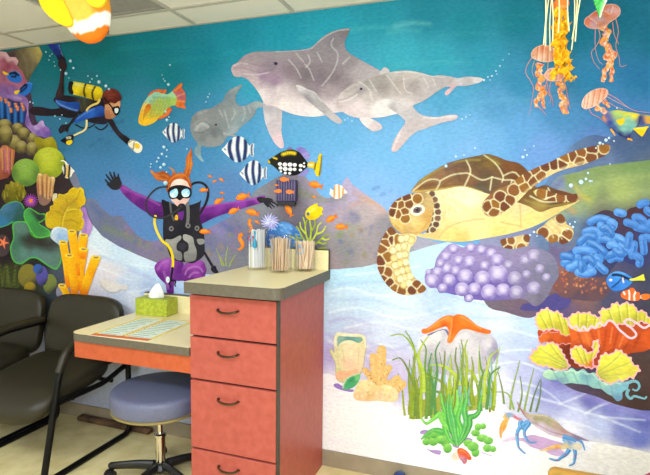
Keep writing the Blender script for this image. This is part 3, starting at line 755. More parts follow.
# ------------------------------------------------------------------ left reef: corals, sponges, fish
a = Zm(0, 45, 7.31); b = Zm(0, 95, 6.79); c = Zm(0, 160, 6.5); d = Zm(0, 220, 5.91); e = Zm(0, 190, 4.754); g = Zm(0, 100, 4.754)
p = Paint(cpts(a, "20,60,d9a8b6 60,90,dcaec0 100,100,d2a0b4 30,120,b0607c 60,150,a04a66 100,180,b46a80 150,220,b55f74 90,270,c06a86 40,250,b0708c 180,260,a8587a 20,320,8a62a8 80,330,9068ae 130,350,8f6cb4 30,370,8a6ab0 150,300,b06c94"))
p.st('8f3f5a', 4, [a("35,110 60,150 50,190"), a("90,130 120,170"), a("20,180 30,260")], .5, 4).st('e8c4d0', 3, [a("20,55 50,75 60,110"), a("80,95 120,110 130,135")], .6, 3).st('6a4a98', 3, [a("40,320 60,350"), a("100,310 120,340"), a("60,290 90,300")], .5, 3)
paint_mesh('soft_coral', [(-60, 48)] + a("0,45 45,52 70,88 115,88 136,118 122,150 162,190 182,235 200,270 180,310 150,330 170,380 130,395 60,390 0,400") + [(-60, 100)], p, 5, label='pink and violet soft coral', sm=False)
for pts, tail, stripes in (("45,225 60,205 85,192 115,190 145,210 162,248 150,272 120,277 85,270 60,250", "18,192 35,196 66,212 50,220 28,213", ["62,212 90,205 125,215 110,235 85,230", "75,208 110,198 135,222"]),
                           ("122,352 140,325 165,295 195,276 222,272 238,288 232,325 205,358 175,375 145,376", "104,340 130,330 146,334 125,362 112,364", ["140,340 160,310 190,290 200,300 170,330 150,345", "150,322 185,285"])):
    f = paint_mesh('surgeonfish', a(pts), Paint('2d74d8').st('5aa0f0', 1.2, [a(pts)[:6]], .8, 1.2).st('12142a', 1.9, [a(s) for s in stripes], .95, .8), 6, label='small blue fish with a yellow tail')
    paint_mesh('tail', a(tail), Paint('f0c81e'), 6, f, 'yellow tail')
p = Paint(cpts(b, "10,80,1c4a92 50,120,183f86 100,150,123070 160,120,2a3a86 30,170,122a60"))
p.st('3a7fd0', 2.6, [b("10,30 14,150"), b("52,60 60,180"), b("104,100 104,190"), b("148,95 146,180")], .85, 2).st('0e1a44', 1.6, [b("32,40 36,170"), b("82,100 84,190"), b("128,100 126,185")], .8, 1.5)
for x, y in ((8, 25), (40, 40), (62, 62), (75, 105), (108, 70), (120, 92), (150, 65), (160, 92)): p.st('f08a2a', 2.4, [b(f"{x},{y - 8} {x},{y + 8}")], .95, 1).st('f6e2d2', 1.1, [b(f"{x - 8},{y - 14}")], .9, .8)
paint_mesh('tube_coral', [(-50, 98)] + b("0,12 55,28 100,55 165,50 178,120 172,185 120,198 60,190 0,170") + [(-50, 122)], p, 6, label='dark blue tubes with orange tips', sm=False)
p = Paint(cpts(b, "80,20,9472bc 150,30,8a66b0 185,80,9a78c0 190,140,8460aa 210,210,a07ec8 240,230,b493d6 280,190,b898da 300,240,9468ba 330,270,6a54b0 180,190,7a58a0 260,260,7a60b4"))
p.st('c8b0e4', 2.2, [b("280,185 300,205"), b("240,215 255,225"), b("100,15 140,25"), b("180,100 186,130")], .6, 2.5).st('6a4a98', 2.4, [b("220,235 260,250"), b("290,230 310,260"), b("60,30 90,40")], .5, 3)
paint_mesh('soft_coral', b("40,5 110,-5 172,12 195,55 192,105 200,160 222,205 252,200 268,182 292,172 306,208 332,225 348,270 318,296 282,282 240,278 200,235 172,200 176,150 182,100 150,50 95,40"), p, 6, label='violet soft coral along the reef edge')
for cx, cy, rx, ry in ((30, 205, 50, 42), (118, 225, 38, 36), (215, 295, 40, 38), (95, 330, 48, 60), (38, 275, 48, 72), (158, 262, 44, 42), (215, 368, 40, 50), (144, 355, 40, 46)):
    (x, y), = b([(cx, cy)]); rx /= 6.79; ry /= 6.79
    disc('boulder_coral', x, y, rx, ry, Paint(cpts(PX, f"{x},{y - ry * .5},a89a5c {x},{y},877a44 {x - rx},{y + ry * .3},4f4532 {x + rx},{y + ry * .3},4a402e {x},{y + ry},40362a {x},{y - ry},9a8c58")).st('c4b878', rx * .5, [[(x, y - ry * .45)]], .5, rx * .8), 7 if cy < 340 else 8, label='olive tan knob of coral')
p = Paint(cpts(b, "260,300,9a9024 330,310,b0a428 370,320,98901f 350,370,8a8420 280,370,7c7624"))
paint_mesh('mound_coral', b("235,300 262,285 300,298 335,284 362,290 384,330 388,385 330,395 240,390"), p, 7, label='mustard coral mound')
for cx, cy, r, c0, c1 in ((232, 300, 76, 'b9c234', '8a9a2a'), (122, 345, 66, '86ac48', '5a7e38')):
    (x, y), = g([(cx, cy)]); r /= 4.754
    disc('ball_sponge', x, y, r, r, Paint(cpts(PX, f"{x - 2},{y - r * .45},{c0} {x},{y},{c0} {x - r},{y},{c1} {x + r},{y + 2},{c1} {x},{y + r},{c1} {x},{y - r},{c0}")).st('d6d85a' if cx > 200 else 'a2c060', r * .5, [[(x - 2, y - r * .5)]], .5, r), 8 if cx > 200 else 9, label='round yellow green sponge' if cx > 200 else 'round leaf green sponge')
f = paint_mesh('angelfish', Zm(0, 160, 6.5)("404,50 414,28 430,22 450,30 470,55 486,72 474,84 462,108 440,120 420,110 412,84"), Paint('f4f0e8').st('15141a', 2.3, [c("418,30 424,60 420,105"), c("452,32 450,70 446,112")], 1, .6).st('f0c020', 1.5, [c("436,35 438,70 434,112")], 1, .7), 9, label='small black, white and yellow fish')
stripe('fin', c("432,22 420,8 404,4 392,8"), 1.6, .5, 'f8f4e4', 9, f, 'long white fin')
p = Paint(cpts(g, "15,250,c4825a 40,240,b86a48 60,260,b4663e 20,320,a85a48 45,350,8a4434 60,320,9a5a38"))
p.st('cf6a98', 1.6, [g("22,230 26,340"), g("44,240 42,345")], .7, 1.2).st('e0a468', 1.4, [g("10,235 14,330"), g("34,225 36,330"), g("58,240 54,330")], .7, 1).st('5e2e26', 1, [g("17,240 20,350"), g("50,245 49,350")], .7, 1)
paint_mesh('tube_coral', [(-40, 150)] + g("0,232 12,216 30,214 48,228 72,238 66,300 58,345 36,370 0,380") + [(-40, 180)], p, 8, label='rust orange tubes at the left edge', sm=False)
p = Paint(cpts(c, "30,210,6a641c 60,170,8a7f26 100,150,938628 150,190,7c721e 90,230,6f681c 40,260,554f1a 130,250,5c5518"))
for k in range(26):
    x, y = random.uniform(22, 158), random.uniform(150, 262); p.st(random.choice(['b4a440', 'a89a38', '4a4414']), 1.2, [c(f"{x},{y} {x + random.uniform(-12, 12)},{y - 26}")], .7, 1, .6)
paint_mesh('frilly_coral', c("12,238 16,205 30,190 36,160 60,158 70,136 96,146 118,138 130,160 156,166 160,190 172,214 160,240 132,272 84,286 40,284"), p, 9, label='olive frilly coral')
p = Paint(cpts(c, "260,110,c49a5c 300,110,c49050 340,125,d0a670 260,180,a86a4a 300,190,b07440 330,190,bc8a58 290,250,8e6a5a 270,260,8a6a64"))
p.st('e2b478', 1.5, [c("258,98 262,220"), c("290,95 292,240"), c("318,108 312,250"), c("344,120 330,230")], .8, 1.2).st('7c463a', 1, [c("274,110 276,240"), c("306,110 302,250"), c("332,125 322,240")], .8, .8).st('f0d8a0', 1.7, [c("336,118 352,116"), c("252,92 266,96")], .9, 1)
paint_mesh('tube_coral', c("238,150 246,92 262,84 280,96 300,88 320,110 344,106 358,124 350,170 342,235 318,280 286,296 258,282 244,230"), p, 10, label='tan tube coral cluster')
for pts in ("346,222 372,220 368,250 350,268 340,262",): paint_mesh('sponge_knob', c(pts), Paint('d8cfae'), 10)
(x, y), = c([(200, 265)])
an = paint_mesh('anemone', [(x + r * math.cos(q), y + r * .95 * math.sin(q)) for q, r in ((2 * math.pi * k / 36, 8.2 if k % 2 else 4.6) for k in range(36))], Paint('7a2f86').st('b45ac4', .7, [[(x, y), (x + 7 * math.cos(2 * math.pi * k / 18 + .17), y + 7 * math.sin(2 * math.pi * k / 18 + .17))] for k in range(18)], .8, .6), 10, label='spiky purple anemone', res=.9, sm=False)
paint_mesh('centre', [(x + r * math.cos(q), y + r * math.sin(q)) for q, r in ((2 * math.pi * k / 10, 3.2 if k % 2 else 1.4) for k in range(10))], Paint('f0802a'), 11, an, 'orange star shaped centre', res=.8, sm=False)
# lettuce coral
p = Paint(cpts(c, "40,310,4c7aa0 90,300,3f6a8a 130,330,2f5a58 60,360,3a6a80 20,400,3a78a8 120,380,2e5550 170,390,2c4f44"))
paint_mesh('lettuce_coral', [(-40, 210)] + c("0,325 22,295 60,275 105,264 142,280 158,310 166,350 190,400 160,420 90,405 50,425 0,442") + [(-40, 230)], p.st('5cb850', 1.6, [c("0,318 28,288 80,270 120,268 148,288 156,310")], .9, 1.5).st('4cc040', 1.4, [c("0,440 40,432 80,405")], .9, 1.2), 9, label='broad blue green lettuce coral leaf', sm=False)
p = Paint(cpts(e, "90,180,5a8076 80,230,4c7468 110,200,587a70 150,220,3e4a42 200,240,40403a 240,270,4e5c58 270,330,5a7a70 220,320,5f7f7a 170,300,58807c 110,300,5c847e 80,300,4f7a66 140,260,4a5650 70,260,44705c"))
p.st('2e2623', 9, [e("115,235 160,250 220,262 255,250")], .75, 8).st('2e2623', 6, [e("150,225 185,235")], .6, 6)
L = e("58,168 70,152 95,148 128,152 145,178 150,205 172,222 205,222 236,214 252,225 282,242 296,290 290,345 268,378 235,366 205,346 170,325 140,328 104,352 72,346 54,318 48,270 62,228")
paint_mesh('lettuce_coral', L, p.st('58c23c', 2.0, [L + L[:1]], .95, 1.4), 10, label='large dark lettuce coral leaf with bright green rim')
p = Paint(cpts(e, "130,110,4a9a50 160,100,3c5a50 190,130,2f3a3a 210,190,40804a 160,160,3f8a48 140,140,46a048 225,210,4a9a48"))
L = e("112,118 118,96 140,84 165,98 190,112 214,112 218,135 200,150 186,160 215,178 238,196 236,216 205,226 172,224 150,200 132,168 116,140")
paint_mesh('lettuce_coral', L, p.st('2a2c30', 3.2, [e("160,105 185,135 205,150")], .7, 3).st('62cc42', 1.4, [L + L[:1]], .95, 1.2), 11, label='small curled green lettuce coral leaf')
(x, y), = e([(16, 250)])
disc('dark_sponge', x - 1, y + 3, 8, 11, '4a3c40', 8)
paint_mesh('starfish', [(x + r * math.cos(q), y + r * 1.2 * math.sin(q)) for q, r in ((2 * math.pi * k / 10 - 1.2, 6 if k % 2 == 0 else 2.0) for k in range(10))], Paint('e8663a').st('f8a070', .8, [[(x, y), (x + 5 * math.cos(2 * math.pi * k / 5 - 1.2), y + 6 * math.sin(2 * math.pi * k / 5 - 1.2))] for k in range(5)], .7, .6), 9, label='orange starfish in a dark hollow', res=.9, sm=False)
# yellow fan coral
p = Paint(cpts(c, "330,340,c8a422 360,270,d2ae22 420,240,ccaa28 480,200,d8b41e 520,210,dcba26 530,270,e0b21c 480,280,b8982a 420,320,bc9a2a 470,350,c8a624 520,360,d0ac22 520,430,c8a41e 440,430,c4a024 360,420,d0ae20 320,400,d4b424"))
p.st('8f7420', 1.1, [c("400,440 410,360 440,300 500,250"), c("410,360 360,330"), c("440,300 430,250"), c("420,330 480,330 520,310"), c("405,400 460,390 510,410"), c("500,250 520,200")], .65, 1.2).st('f0d640', 1.2, [c("298,360 330,300 352,258 384,222 440,218"), c("470,185 520,178 550,220 552,285 524,318"), c("404,440 416,364 446,306"), c("440,330 470,320 500,322"), c("524,330 542,380 530,440")], .7, 1)
paint_mesh('fan_coral', c("296,372 300,345 322,330 326,302 346,290 350,258 374,244 382,220 412,224 440,212 450,196 476,178 505,184 524,176 545,195 548,225 556,255 552,285 532,300 524,322 540,345 536,375 548,405 540,440 520,462 440,458 350,448 312,440 296,415"), p, 11, label='mustard yellow fan coral')
paint_mesh('soft_coral', c("524,330 540,306 560,316 566,345 580,380 600,425 590,470 560,520 540,525 530,470 545,400"), Paint(cpts(c, "545,330,a476c0 560,360,a87cc8 570,420,c094d4 560,480,b488cc 545,510,a880c4")).st('7c54a0', 2, [c("545,350 560,400 550,470")], .5, 2), 10, label='small violet coral beside the sand')
paint_mesh('vase_sponge', d("298,98 306,62 330,42 365,44 396,54 404,100 396,150 372,165 340,140 312,118"), Paint(cpts(d, "330,60,c4d8ee 370,60,aec8e8 350,100,8fb4e0 390,110,a0c0e6 320,100,c8d4e4 385,150,9ab8e0")).st('f0f4f8', 1.3, [d("306,75 325,48 360,44 395,55")], .8, 1), 11, label='pale blue vase sponge')
sp = None
for n, (tx, ty, hw, bx, by) in enumerate(((493, 90, 27, 488, 230), (425, 68, 27, 452, 330), (373, 132, 25, 408, 400), (493, 173, 28, 462, 420), (567, 222, 30, 488, 452), (410, 210, 26, 442, 455), (367, 388, 24, 402, 470))):
    lx, ly = (tx + bx) / 2 + (6 if bx > tx else -4), (ty + by) / 2
    ol = d(f"{tx - hw},{ty} {lx - hw * .95},{ly} {bx - hw * .8},{by} {bx + hw * .8},{by} {lx + hw * .95},{ly} {tx + hw},{ty}")
    t = paint_mesh('tube_sponge', ol, Paint(cpts(d, f"{tx},{ty},fac01a {tx + hw},{ty},f4a812 {lx - hw},{ly},fbc21c {lx + hw},{ly},f0920f {bx},{by},ea7c14 {bx - hw},{by},f08a14 {lx},{ly},f8b014")), 12 if n not in (5,) else 13, label='yellow orange sponge tube', res=1.2, sm=False)
    (qx, qy), = d([(tx, ty)])
    disc('rim', qx, qy, hw / 5.91, 2.1, Paint('ffd838').st('7a4a58', 1.5, [[(qx - 1.6, qy), (qx + 1.6, qy)]], .95, .8), 14, t, 'dark opening with a yellow rim', a=8, res=.9)
for cx, cy, rx, ry, co in ((28, 276, 10, 12, '857a34'), (50, 284, 7, 10, '7a8442'), (42, 276, 6, 10, '5a52a4'), (38, 269, 5, 5, '3a5fa8'), (30, 288, 6, 6, 'b0922a'), (66, 292, 10, 9, '8f8aa0')):
    disc('reef_sponge', cx, cy, rx, ry, Paint(cpts(PX, f"{cx - 2},{cy - 3},{co} {cx + rx},{cy + ry},3a3640 {cx - rx},{cy},{co}")), 9)
paint_mesh('flatfish', Zm(60, 270, 7.9)("306,92 322,72 350,70 400,88 440,98 475,112 500,110 535,128 528,160 518,172 492,158 450,178 405,182 368,168 335,140 312,112"), Paint(cpts(PX, "104,282,dcd2cc 115,288,e4dcd6 122,290,d8d0d0")).st('8f8088', .9, [Zm(60, 270, 7.9)("306,92 335,140 368,168 405,182 450,178 492,158 520,172 532,176")], .8, .9), 5, label='faint sand coloured flatfish')

# ------------------------------------------------------------------ male diver
h = Zm(20, 40, 6.786); k = Zm(50, 80, 5.94)
dv = paint_mesh('scuba_diver', k("20,120 36,98 70,90 150,98 195,108 250,112 312,108 335,140 352,200 352,240 330,262 290,262 250,255 212,243 180,215 160,198 100,182 62,168 36,140"), Paint(cpts(k, "100,110,241d24 200,130,3c3a30 300,150,221c26 200,200,1e1a24 320,240,2a2230")).st('4a4a3a', 3, [k("170,125 190,180"), k("200,120 215,185")], .7, 1.5).st('14202e', 2, [k("240,235 320,245")], .5, 1), 6, label='diver in black and blue wetsuit with a yellow tank')
paint_mesh('swim_fin', h("190,32 235,28 268,26 276,60 290,100 312,140 290,162 262,140 240,105 215,70"), Paint(cpts(h, "220,40,26389a 250,70,1f2f7c 280,130,1c1a2c 262,40,2c4aa8")).st('8ab0d0', .7, [h("266,36 276,70 292,108")], .7, .6), 7, dv, 'blue swim fin')
paint_mesh('leg', h("262,140 292,130 316,160 316,192 300,225 297,290 298,350 290,390 246,402 242,370 262,310 272,240 274,200 258,172"), Paint(cpts(h, "290,160,33242a 280,250,2e2226 265,340,36282c 295,330,221a20")).st('5a4040', 1, [h("284,210 276,300 262,370")], .5, 1), 7, dv)
paint_mesh('leg', PX("29,111 33,107 41,107 52,109 62,108 74,110 78,116 70,118 58,116 46,116 34,115"), Paint(cpts(PX, "34,110,2c2028 60,112,221c26 75,114,1c1820")), 5, dv)
paint_mesh('suit_panel', k("32,118 60,122 110,132 172,134 168,186 130,182 80,164 45,148"), Paint(cpts(k, "60,135,2a5fc0 130,150,1f4fae 160,170,1c3f90")).st('9ac4e8', .7, [k("36,126 70,150 120,170 165,182")], .7, .6).st('16284a', .7, [k("50,132 110,146 168,150")], .6, .6), 7, dv, 'blue hip panel')
paint_mesh('arm', k("170,210 152,240 128,262 112,285 104,312 88,302 62,318 50,300 58,280 72,266 108,262 130,232 148,214"), Paint('241e26').st('4a4248', .8, [k("75,275 65,300"), k("90,272 85,298")], .6, .6), 7, dv)
paint_mesh('suit_panel', k("146,254 154,228 200,192 250,168 300,152 326,172 318,212 270,220 225,230 185,244"), Paint(cpts(k, "180,225,2454b4 240,195,2b62c6 300,180,234fae 310,205,1b3a86")).st('7fb4ec', .6, [k("160,232 210,198 262,172")], .7, .6), 8, dv, 'blue shoulder panel')
ar = paint_mesh('arm', k("338,232 372,236 392,272 420,312 462,340 482,366 462,384 428,358 398,328 366,284"), Paint(cpts(k, "360,250,231d26 400,300,2e2630 460,365,1e1a22")), 7, dv)
paint_mesh('head', k("328,140 350,118 380,112 412,120 418,145 410,178 396,205 376,226 344,232 326,215"), Paint(cpts(k, "350,150,c98f66 400,140,d8a078 370,200,b87c58 345,215,a86a4a")).st('d8a884', 1.2, [k("360,160 362,190")], .5, 1.2), 8, dv, 'face in profile')
paint_mesh('hair', k("312,108 312,84 328,62 360,50 396,60 418,86 424,118 404,128 386,140 362,134 344,140 328,146"), Paint(cpts(k, "340,80,7a3428 390,80,6a2a22 410,110,5a221c 330,120,4e1e1c")).st('a04c38', .8, [k("335,72 365,62"), k("350,90 390,85"), k("340,110 375,105")], .6, .7), 9, dv, 'short red brown hair')
mk = paint_mesh('mask', k("366,168 384,158 408,155 414,182 404,206 386,208 376,192"), Paint('17151c'), 10, dv)
paint_mesh('lens', k("384,170 404,168 406,184 396,198 386,192"), Paint('dbe8f2'), 11, mk)
stripe('mask_strap', k("320,104 340,128 370,165"), 1.4, 1.4, '17151c', 10, dv)
tk = paint_mesh('air_tank', k("126,12 150,10 220,24 290,40 310,58 312,85 296,118 270,122 240,112 180,96 128,80 118,48"), Paint(cpts(k, "150,20,d8d060 150,50,f0d818 220,50,e8cc14 280,70,f0d81c 290,110,c0a010 200,90,b89c14 260,100,c8aa10")).st('1a1820', 1.9, [k("212,24 200,60 208,98"), k("268,38 250,75 258,118")], 1, .7).st('faf6c0', .8, [k("150,28 200,38"), k("225,44 255,52")], .5, 1), 9, dv, 'yellow air tank with black bands')
paint_mesh('tank_cap', k("112,14 128,8 140,14 132,46 140,78 122,84 108,60"), Paint('1c1a20'), 10, tk)
stripe('hose', k("296,112 284,136 250,150 226,168 216,186"), 2.2, 1.9, 'e8cc70', 10, dv, 'yellow hose')
stripe('hose', k("218,236 216,280 200,302 170,316 140,330"), 2.0, 1.7, 'e8d89a', 10, dv, 'yellow hose')
stripe('hose', k("150,264 190,284 230,284 268,262"), 1.2, 1.2, '1c1a20', 6, dv)
stripe('hose', k("268,276 296,296 324,286 344,262"), 1.4, 1.2, '1c1a20', 6, dv)
gg = paint_mesh('gauge', k("62,360 92,340 110,326 142,330 136,352 130,380 108,386 84,374"), Paint('1a181c').st('f2ead0', 2.2, [k("104,344 118,342")], 1, .7).st('1a181c', .9, [k("106,344 116,342")], 1, .6), 9, dv)
paint_mesh('float', k("98,364 128,356 132,374 114,386 98,380"), Paint('f0cc1c'), 10, gg, 'yellow gauge end')
cm = paint_mesh('underwater_camera', k("464,372 486,352 520,366 548,392 542,424 518,434 492,418 472,400"), Paint('f0ead8').st('1c1a20', 1.1, [k("468,372 486,354 510,362"), k("472,398 495,418"), k("500,372 494,412")], .9, .7), 9, dv, 'pale camera in the hand')
paint_mesh('dial', k("508,374 532,386 526,406 504,400"), Paint('f2c41c'), 10, cm, 'yellow camera back')

# ------------------------------------------------------------------ parrotfish
q = Zm(130, 75, 8.64)
pf = paint_mesh('parrotfish', q("74,412 80,345 100,280 130,222 170,172 215,148 262,146 318,168 352,150 376,138 402,175 402,225 396,258 360,266 332,285 300,322 262,362 222,402 170,430 116,438"), Paint(cpts(q, "95,400,f4bc28 95,340,f0b428 150,400,f6c22c 210,390,e8b838 120,280,e6c45a 160,210,98ccb4 220,165,8ccab8 290,175,98ccae 370,165,a0d4a8 385,220,a8c860 330,230,a8c850 260,230,b4c23a 210,280,b8c234 180,340,cebc34 270,320,bcc43e 240,370,d8bc38")).st('5f8a4a', .55, [q(f"{x},{y} {x + 22},{y + 20}") for x in range(170, 350, 26) for y in range(190, 350, 26) if 360 < x + y < 600], .7, .5).st('6a8aa0', .5, [q(f"{x},{y} {x - 18},{y + 20}") for x in range(190, 350, 26) for y in range(190, 340, 26) if 380 < x + y < 590], .6, .5), 6, label='yellow and green parrotfish with orange fins')
paint_mesh('tail', q("368,140 400,104 436,72 456,76 446,110 472,145 484,190 478,235 470,260 484,290 440,284 392,268 402,220 398,180"), Paint(cpts(q, "420,110,cc5a2a 450,90,e0702c 430,180,a8608a 460,200,b86060 430,250,d4682a 470,280,e07028 400,240,e08a3a")).st('f0a04a', .9, [q("400,190 440,170 474,160"), q("400,225 440,225 478,230"), q("380,140 420,110 450,85")], .8, .7), 6, pf, 'orange and violet tail')
paint_mesh('fin', q("150,190 175,152 205,134 245,122 280,128 316,126 308,154 280,160 240,146 205,152 178,170"), Paint('dc6a24').st('8f4a6a', .6, [q("190,160 210,136"), q("230,146 245,126"), q("270,150 285,130")], .6, .6), 6, pf, 'orange back fin')
paint_mesh('fin', q("232,384 272,352 304,326 330,282 364,292 352,318 330,348 290,372 255,382"), Paint('d45f2e').st('f0a050', .7, [q("260,370 340,310"), q("290,360 350,300")], .6, .7), 7, pf, 'orange belly fin')
paint_mesh('fin', q("112,398 116,345 124,296 146,256 166,250 184,270 176,300 150,332 130,360"), Paint(cpts(q, "160,265,cc6a20 150,310,d88a26 125,360,c89838")), 7, pf, 'orange side fin')

# ------------------------------------------------------------------ black and white striped fish
def striped(x0, y0, x1, y1, tilt=0):
    W_, H_ = x1 - x0, y1 - y0
    T = lambda s: [(x0 + u * W_ / 100, y0 + v * H_ / 100 + tilt * (u - 50) / 100) for u, v in S(s)]
    f = paint_mesh('striped_fish', T("0,52 10,40 22,22 38,6 55,0 72,8 84,28 92,48 86,70 72,90 52,100 34,92 18,76 6,62"), Paint(cpts(T, "20,50,f2f4f6 50,20,e6ecf4 50,90,ccd8e8 80,50,e8eef4")).st('26386e', W_ * .125, [T("28,16 24,50 34,92"), T("53,2 50,48 58,98"), T("76,14 76,50 72,90")], 1, .9).st('26386e', 1.4, [T("8,50 12,54")], .9, .8), 7, label='white fish with navy bars', res=1.0)
    paint_mesh('tail', T("88,40 97,26 104,30 102,50 103,72 96,76 88,60"), Paint('dfe8f2').st('26386e', W_ * .06, [T("97,30 95,50 97,72")], .95, .8), 7, f)
striped(162.4, 122.6, 184.0, 142.6, 2); striped(221.8, 136, 253, 162.5, 1); striped(239.6, 160.2, 266, 185.2, 0)
# ------------------------------------------------------------------ dolphins
u = Zm(180, 75, 5.28)
p = Paint(cpts(u, "250,110,7a8a98 310,60,8a96a0 280,130,828e96 200,150,80868c 150,185,84878c 110,200,8e9094 80,230,808488 70,300,84888c 110,260,9c9ea2 120,330,7a7e84 180,300,6f747a 160,350,8c9094 220,350,8e9498 200,230,868a90 260,200,8c9298 240,270,828a90 300,190,929aa0 350,170,8e98a2 420,155,a4aeb6 380,200,86929c 330,250,8498a4 280,290,9aa6b0 95,400,7c98a4 120,450,8fb0bc"))
p.st('b4bac0', 1.1, [u("235,190 250,240 258,280"), u("285,180 290,210 270,240"), u("330,160 345,200 330,240"), u("205,185 225,220"), u("360,160 372,200")], .7, 1.2).st('b8bcc0', 3.2, [u("85,290 100,262 125,255 150,275")], .6, 2).st('5a5e66', .9, [u("78,300 110,306 150,288 162,276"), u("90,262 110,246 140,250 160,268")], .7, 1).st('6a6e76', 2.2, [u("170,300 190,330"), u("210,290 230,330")], .5, 3).st('a8aeb4', 2, [u("100,205 140,188"), u("265,90 300,66")], .45, 2)
dg = paint_mesh('dolphin', u("58,252 62,228 76,208 98,192 130,181 165,176 190,160 214,146 228,132 240,102 262,78 296,62 328,50 322,66 304,90 294,112 294,140 308,158 336,164 366,152 396,140 420,140 444,156 440,170 414,172 402,184 396,206 372,234 340,262 312,284 304,300 270,318 246,330 234,352 214,370 180,380 140,380 116,376 110,395 112,430 126,456 112,454 90,432 76,410 80,386 94,364 76,340 62,310 54,282"), p, 6, label='grey dolphin in the background, facing the viewer')
(x, y), = u([(190, 262)]); disc('eye', x, y, 1.3, 1.0, '3a3438', 7, dg, res=.8)
stripe('flipper', u("228,308 262,314 300,326"), 3.0, 1.2, 'a0a2a8', 7, dg)
G = Zm(220, 20, 4.32); Hc = Zm(320, 50, 4.0625)
fl = paint_mesh('dolphin_flipper', PX("263,102 266,96 281,101 282,118 281.5,132 284,146 280,148 274,142 267,128 264,116"), Paint(cpts(PX, "270,108,b8b2c0 272,125,c8bcc8 280,142,e0c4d0 266,118,d4ccd6")), 6, label='far flipper of the large dolphin')
p = Paint(retint(lambda c, y: c * (.50 + .62 * c.mean()) * np.array([1.03, .98, .98]), cpts(PX, "236,66,c6b4c4 234,72,cdbcc8 246,72,c8b6c6 240,62,b6a8b6 250,55,b4aab8 262,52,b0a8b6 280,52,b0aab8 300,51,aaa4b2 320,47,a4a0ae 335,42,9c9aa8 345,32,96909c 346,48,a8a4b0 270,66,a89cb0 262,76,b49abc 275,80,b49cbc 290,70,a294a6 305,75,948a98 320,78,978c9c 335,78,988e9c 312,92,a498a8 330,92,b8acb8 345,84,a89eaa 350,60,a8a2ae 360,72,bcb6c0 375,75,c0bac4 255,80,d2c4d0 262,95,e6dee6 280,92,ddd4de 285,105,ece4ea 300,108,eae2ea 315,113,ece6ec 330,110,e4dce4 340,104,d8ced8 365,85,c4bcc6 385,75,cac6ce")))
p.st('e4e2ea', .8, [G("295,170 330,210 350,250"), G("365,190 385,210 405,260"), G("420,140 440,180"), G("490,80 480,110 510,150 490,220 440,285"), G("370,205 390,180 380,150"), G("330,145 360,180"), G("530,190 560,160")], .65, .9).st('7c727e', 1.2, [G("62,208 100,206 150,222 200,226 236,210"), G("80,186 130,188 180,200")], .45, 1.4).st('e8e0ea', 1, [G("60,198 84,186 120,190"), G("100,232 160,236 210,226")], .6, 1.2).st('dcd8e2', .9, [G("395,122 440,82 500,48 558,40"), G("240,136 340,130 395,122")], .7, .8).st('8a8290', 2.5, [G("540,90 536,120"), G("470,90 500,110")], .4, 3)
dl = paint_mesh('dolphin', G("49,214 54,196 72,186 88,170 108,152 140,140 180,136 250,135 320,132 380,124 410,106 436,80 468,58 510,42 545,36 562,40 552,64 540,92 542,122 560,144 600,168 650,196 700,226 715,260 712,300 640,350 590,372 555,390 520,398 480,402 440,414 400,418 350,414 300,402 262,386 230,372 200,366 186,350 168,316 146,286 120,258 96,246 70,246 56,236"), p, 7, label='large lilac grey dolphin swimming left')
(x, y), = G([(241, 188)]); disc('eye', x, y, 2.0, 1.7, Paint('4a4468').st('16141e', 1.6, [[(x, y)]], .9, 1), 8, dl, res=.8)
paint_mesh('flipper', G("328,282 350,284 380,300 410,312 436,344 470,380 505,412 528,436 516,448 490,438 456,412 420,382 384,352 352,318 334,298"), Paint(cpts(G, "345,290,d0ccd4 400,320,bcb8c0 440,360,b0aab2 500,420,c4bcc4 380,340,9c94a0")).st('e8e6ec', .8, [G("332,284 380,300 412,314 440,350")], .7, .9), 9, dl, 'near flipper')
p = Paint(cpts(Hc, "500,120,b8b2ba 560,122,c8c4cc 640,122,cfcad2 600,130,b4aeb8 540,150,c4aab4 515,178,dcb4bc"))
paint_mesh('dolphin_tail', Hc("470,104 520,106 560,114 600,108 650,112 662,118 652,130 620,140 590,146 562,146 545,156 520,182 508,182 510,168 530,150 500,150 470,140"), p, 7, label='tail flukes of the large dolphin behind the calf')
paint_mesh('dolphin_tail', Hc("244,96 250,80 262,70 276,76 284,92 268,100"), Paint('c8c2c8'), 7, label='pale fin tip above the calf')
p = Paint(retint(lambda c, y: c * (.52 + .56 * c.mean()) * np.array([1.03, .98, .97]), cpts(Hc, "80,190,d8d0d8 75,215,d4c8d0 110,170,cac4c8 150,140,c4c0c4 170,160,b8b2b8 200,130,b4b0b2 250,110,b4b2b2 300,95,c8c6c8 370,92,d0cccc 430,105,c8c4c8 500,118,c0bcc4 250,150,b0aaac 320,140,c0b8b8 380,150,bab2b8 440,150,c8c2ca 200,190,d2ccd0 160,230,e6dce4 110,245,e2d6de 240,240,eee8ee 300,250,ece6ea 350,230,dcd6dc 380,260,c8c4cc 370,320,ccc4cc 320,350,d4cad2 300,400,dcc4cc 440,290,d0c8d0 550,270,d8ccd4")))
p.st('eceaee', .8, [Hc("270,100 300,140 330,180"), Hc("340,110 345,160 375,180"), Hc("200,120 230,170"), Hc("420,110 440,150"), Hc("460,120 470,145"), Hc("160,130 200,160 210,200"), Hc("300,92 360,88 420,100 510,112")], .65, .9).st('8c828c', 1, [Hc("70,205 100,200 140,180 165,170"), Hc("95,170 115,166 150,150")], .5, 1).st('f4eef2', 1.2, [Hc("80,212 120,200 150,182"), Hc("330,320 310,370 296,402"), Hc("420,275 480,276 550,268")], .6, 1.2)
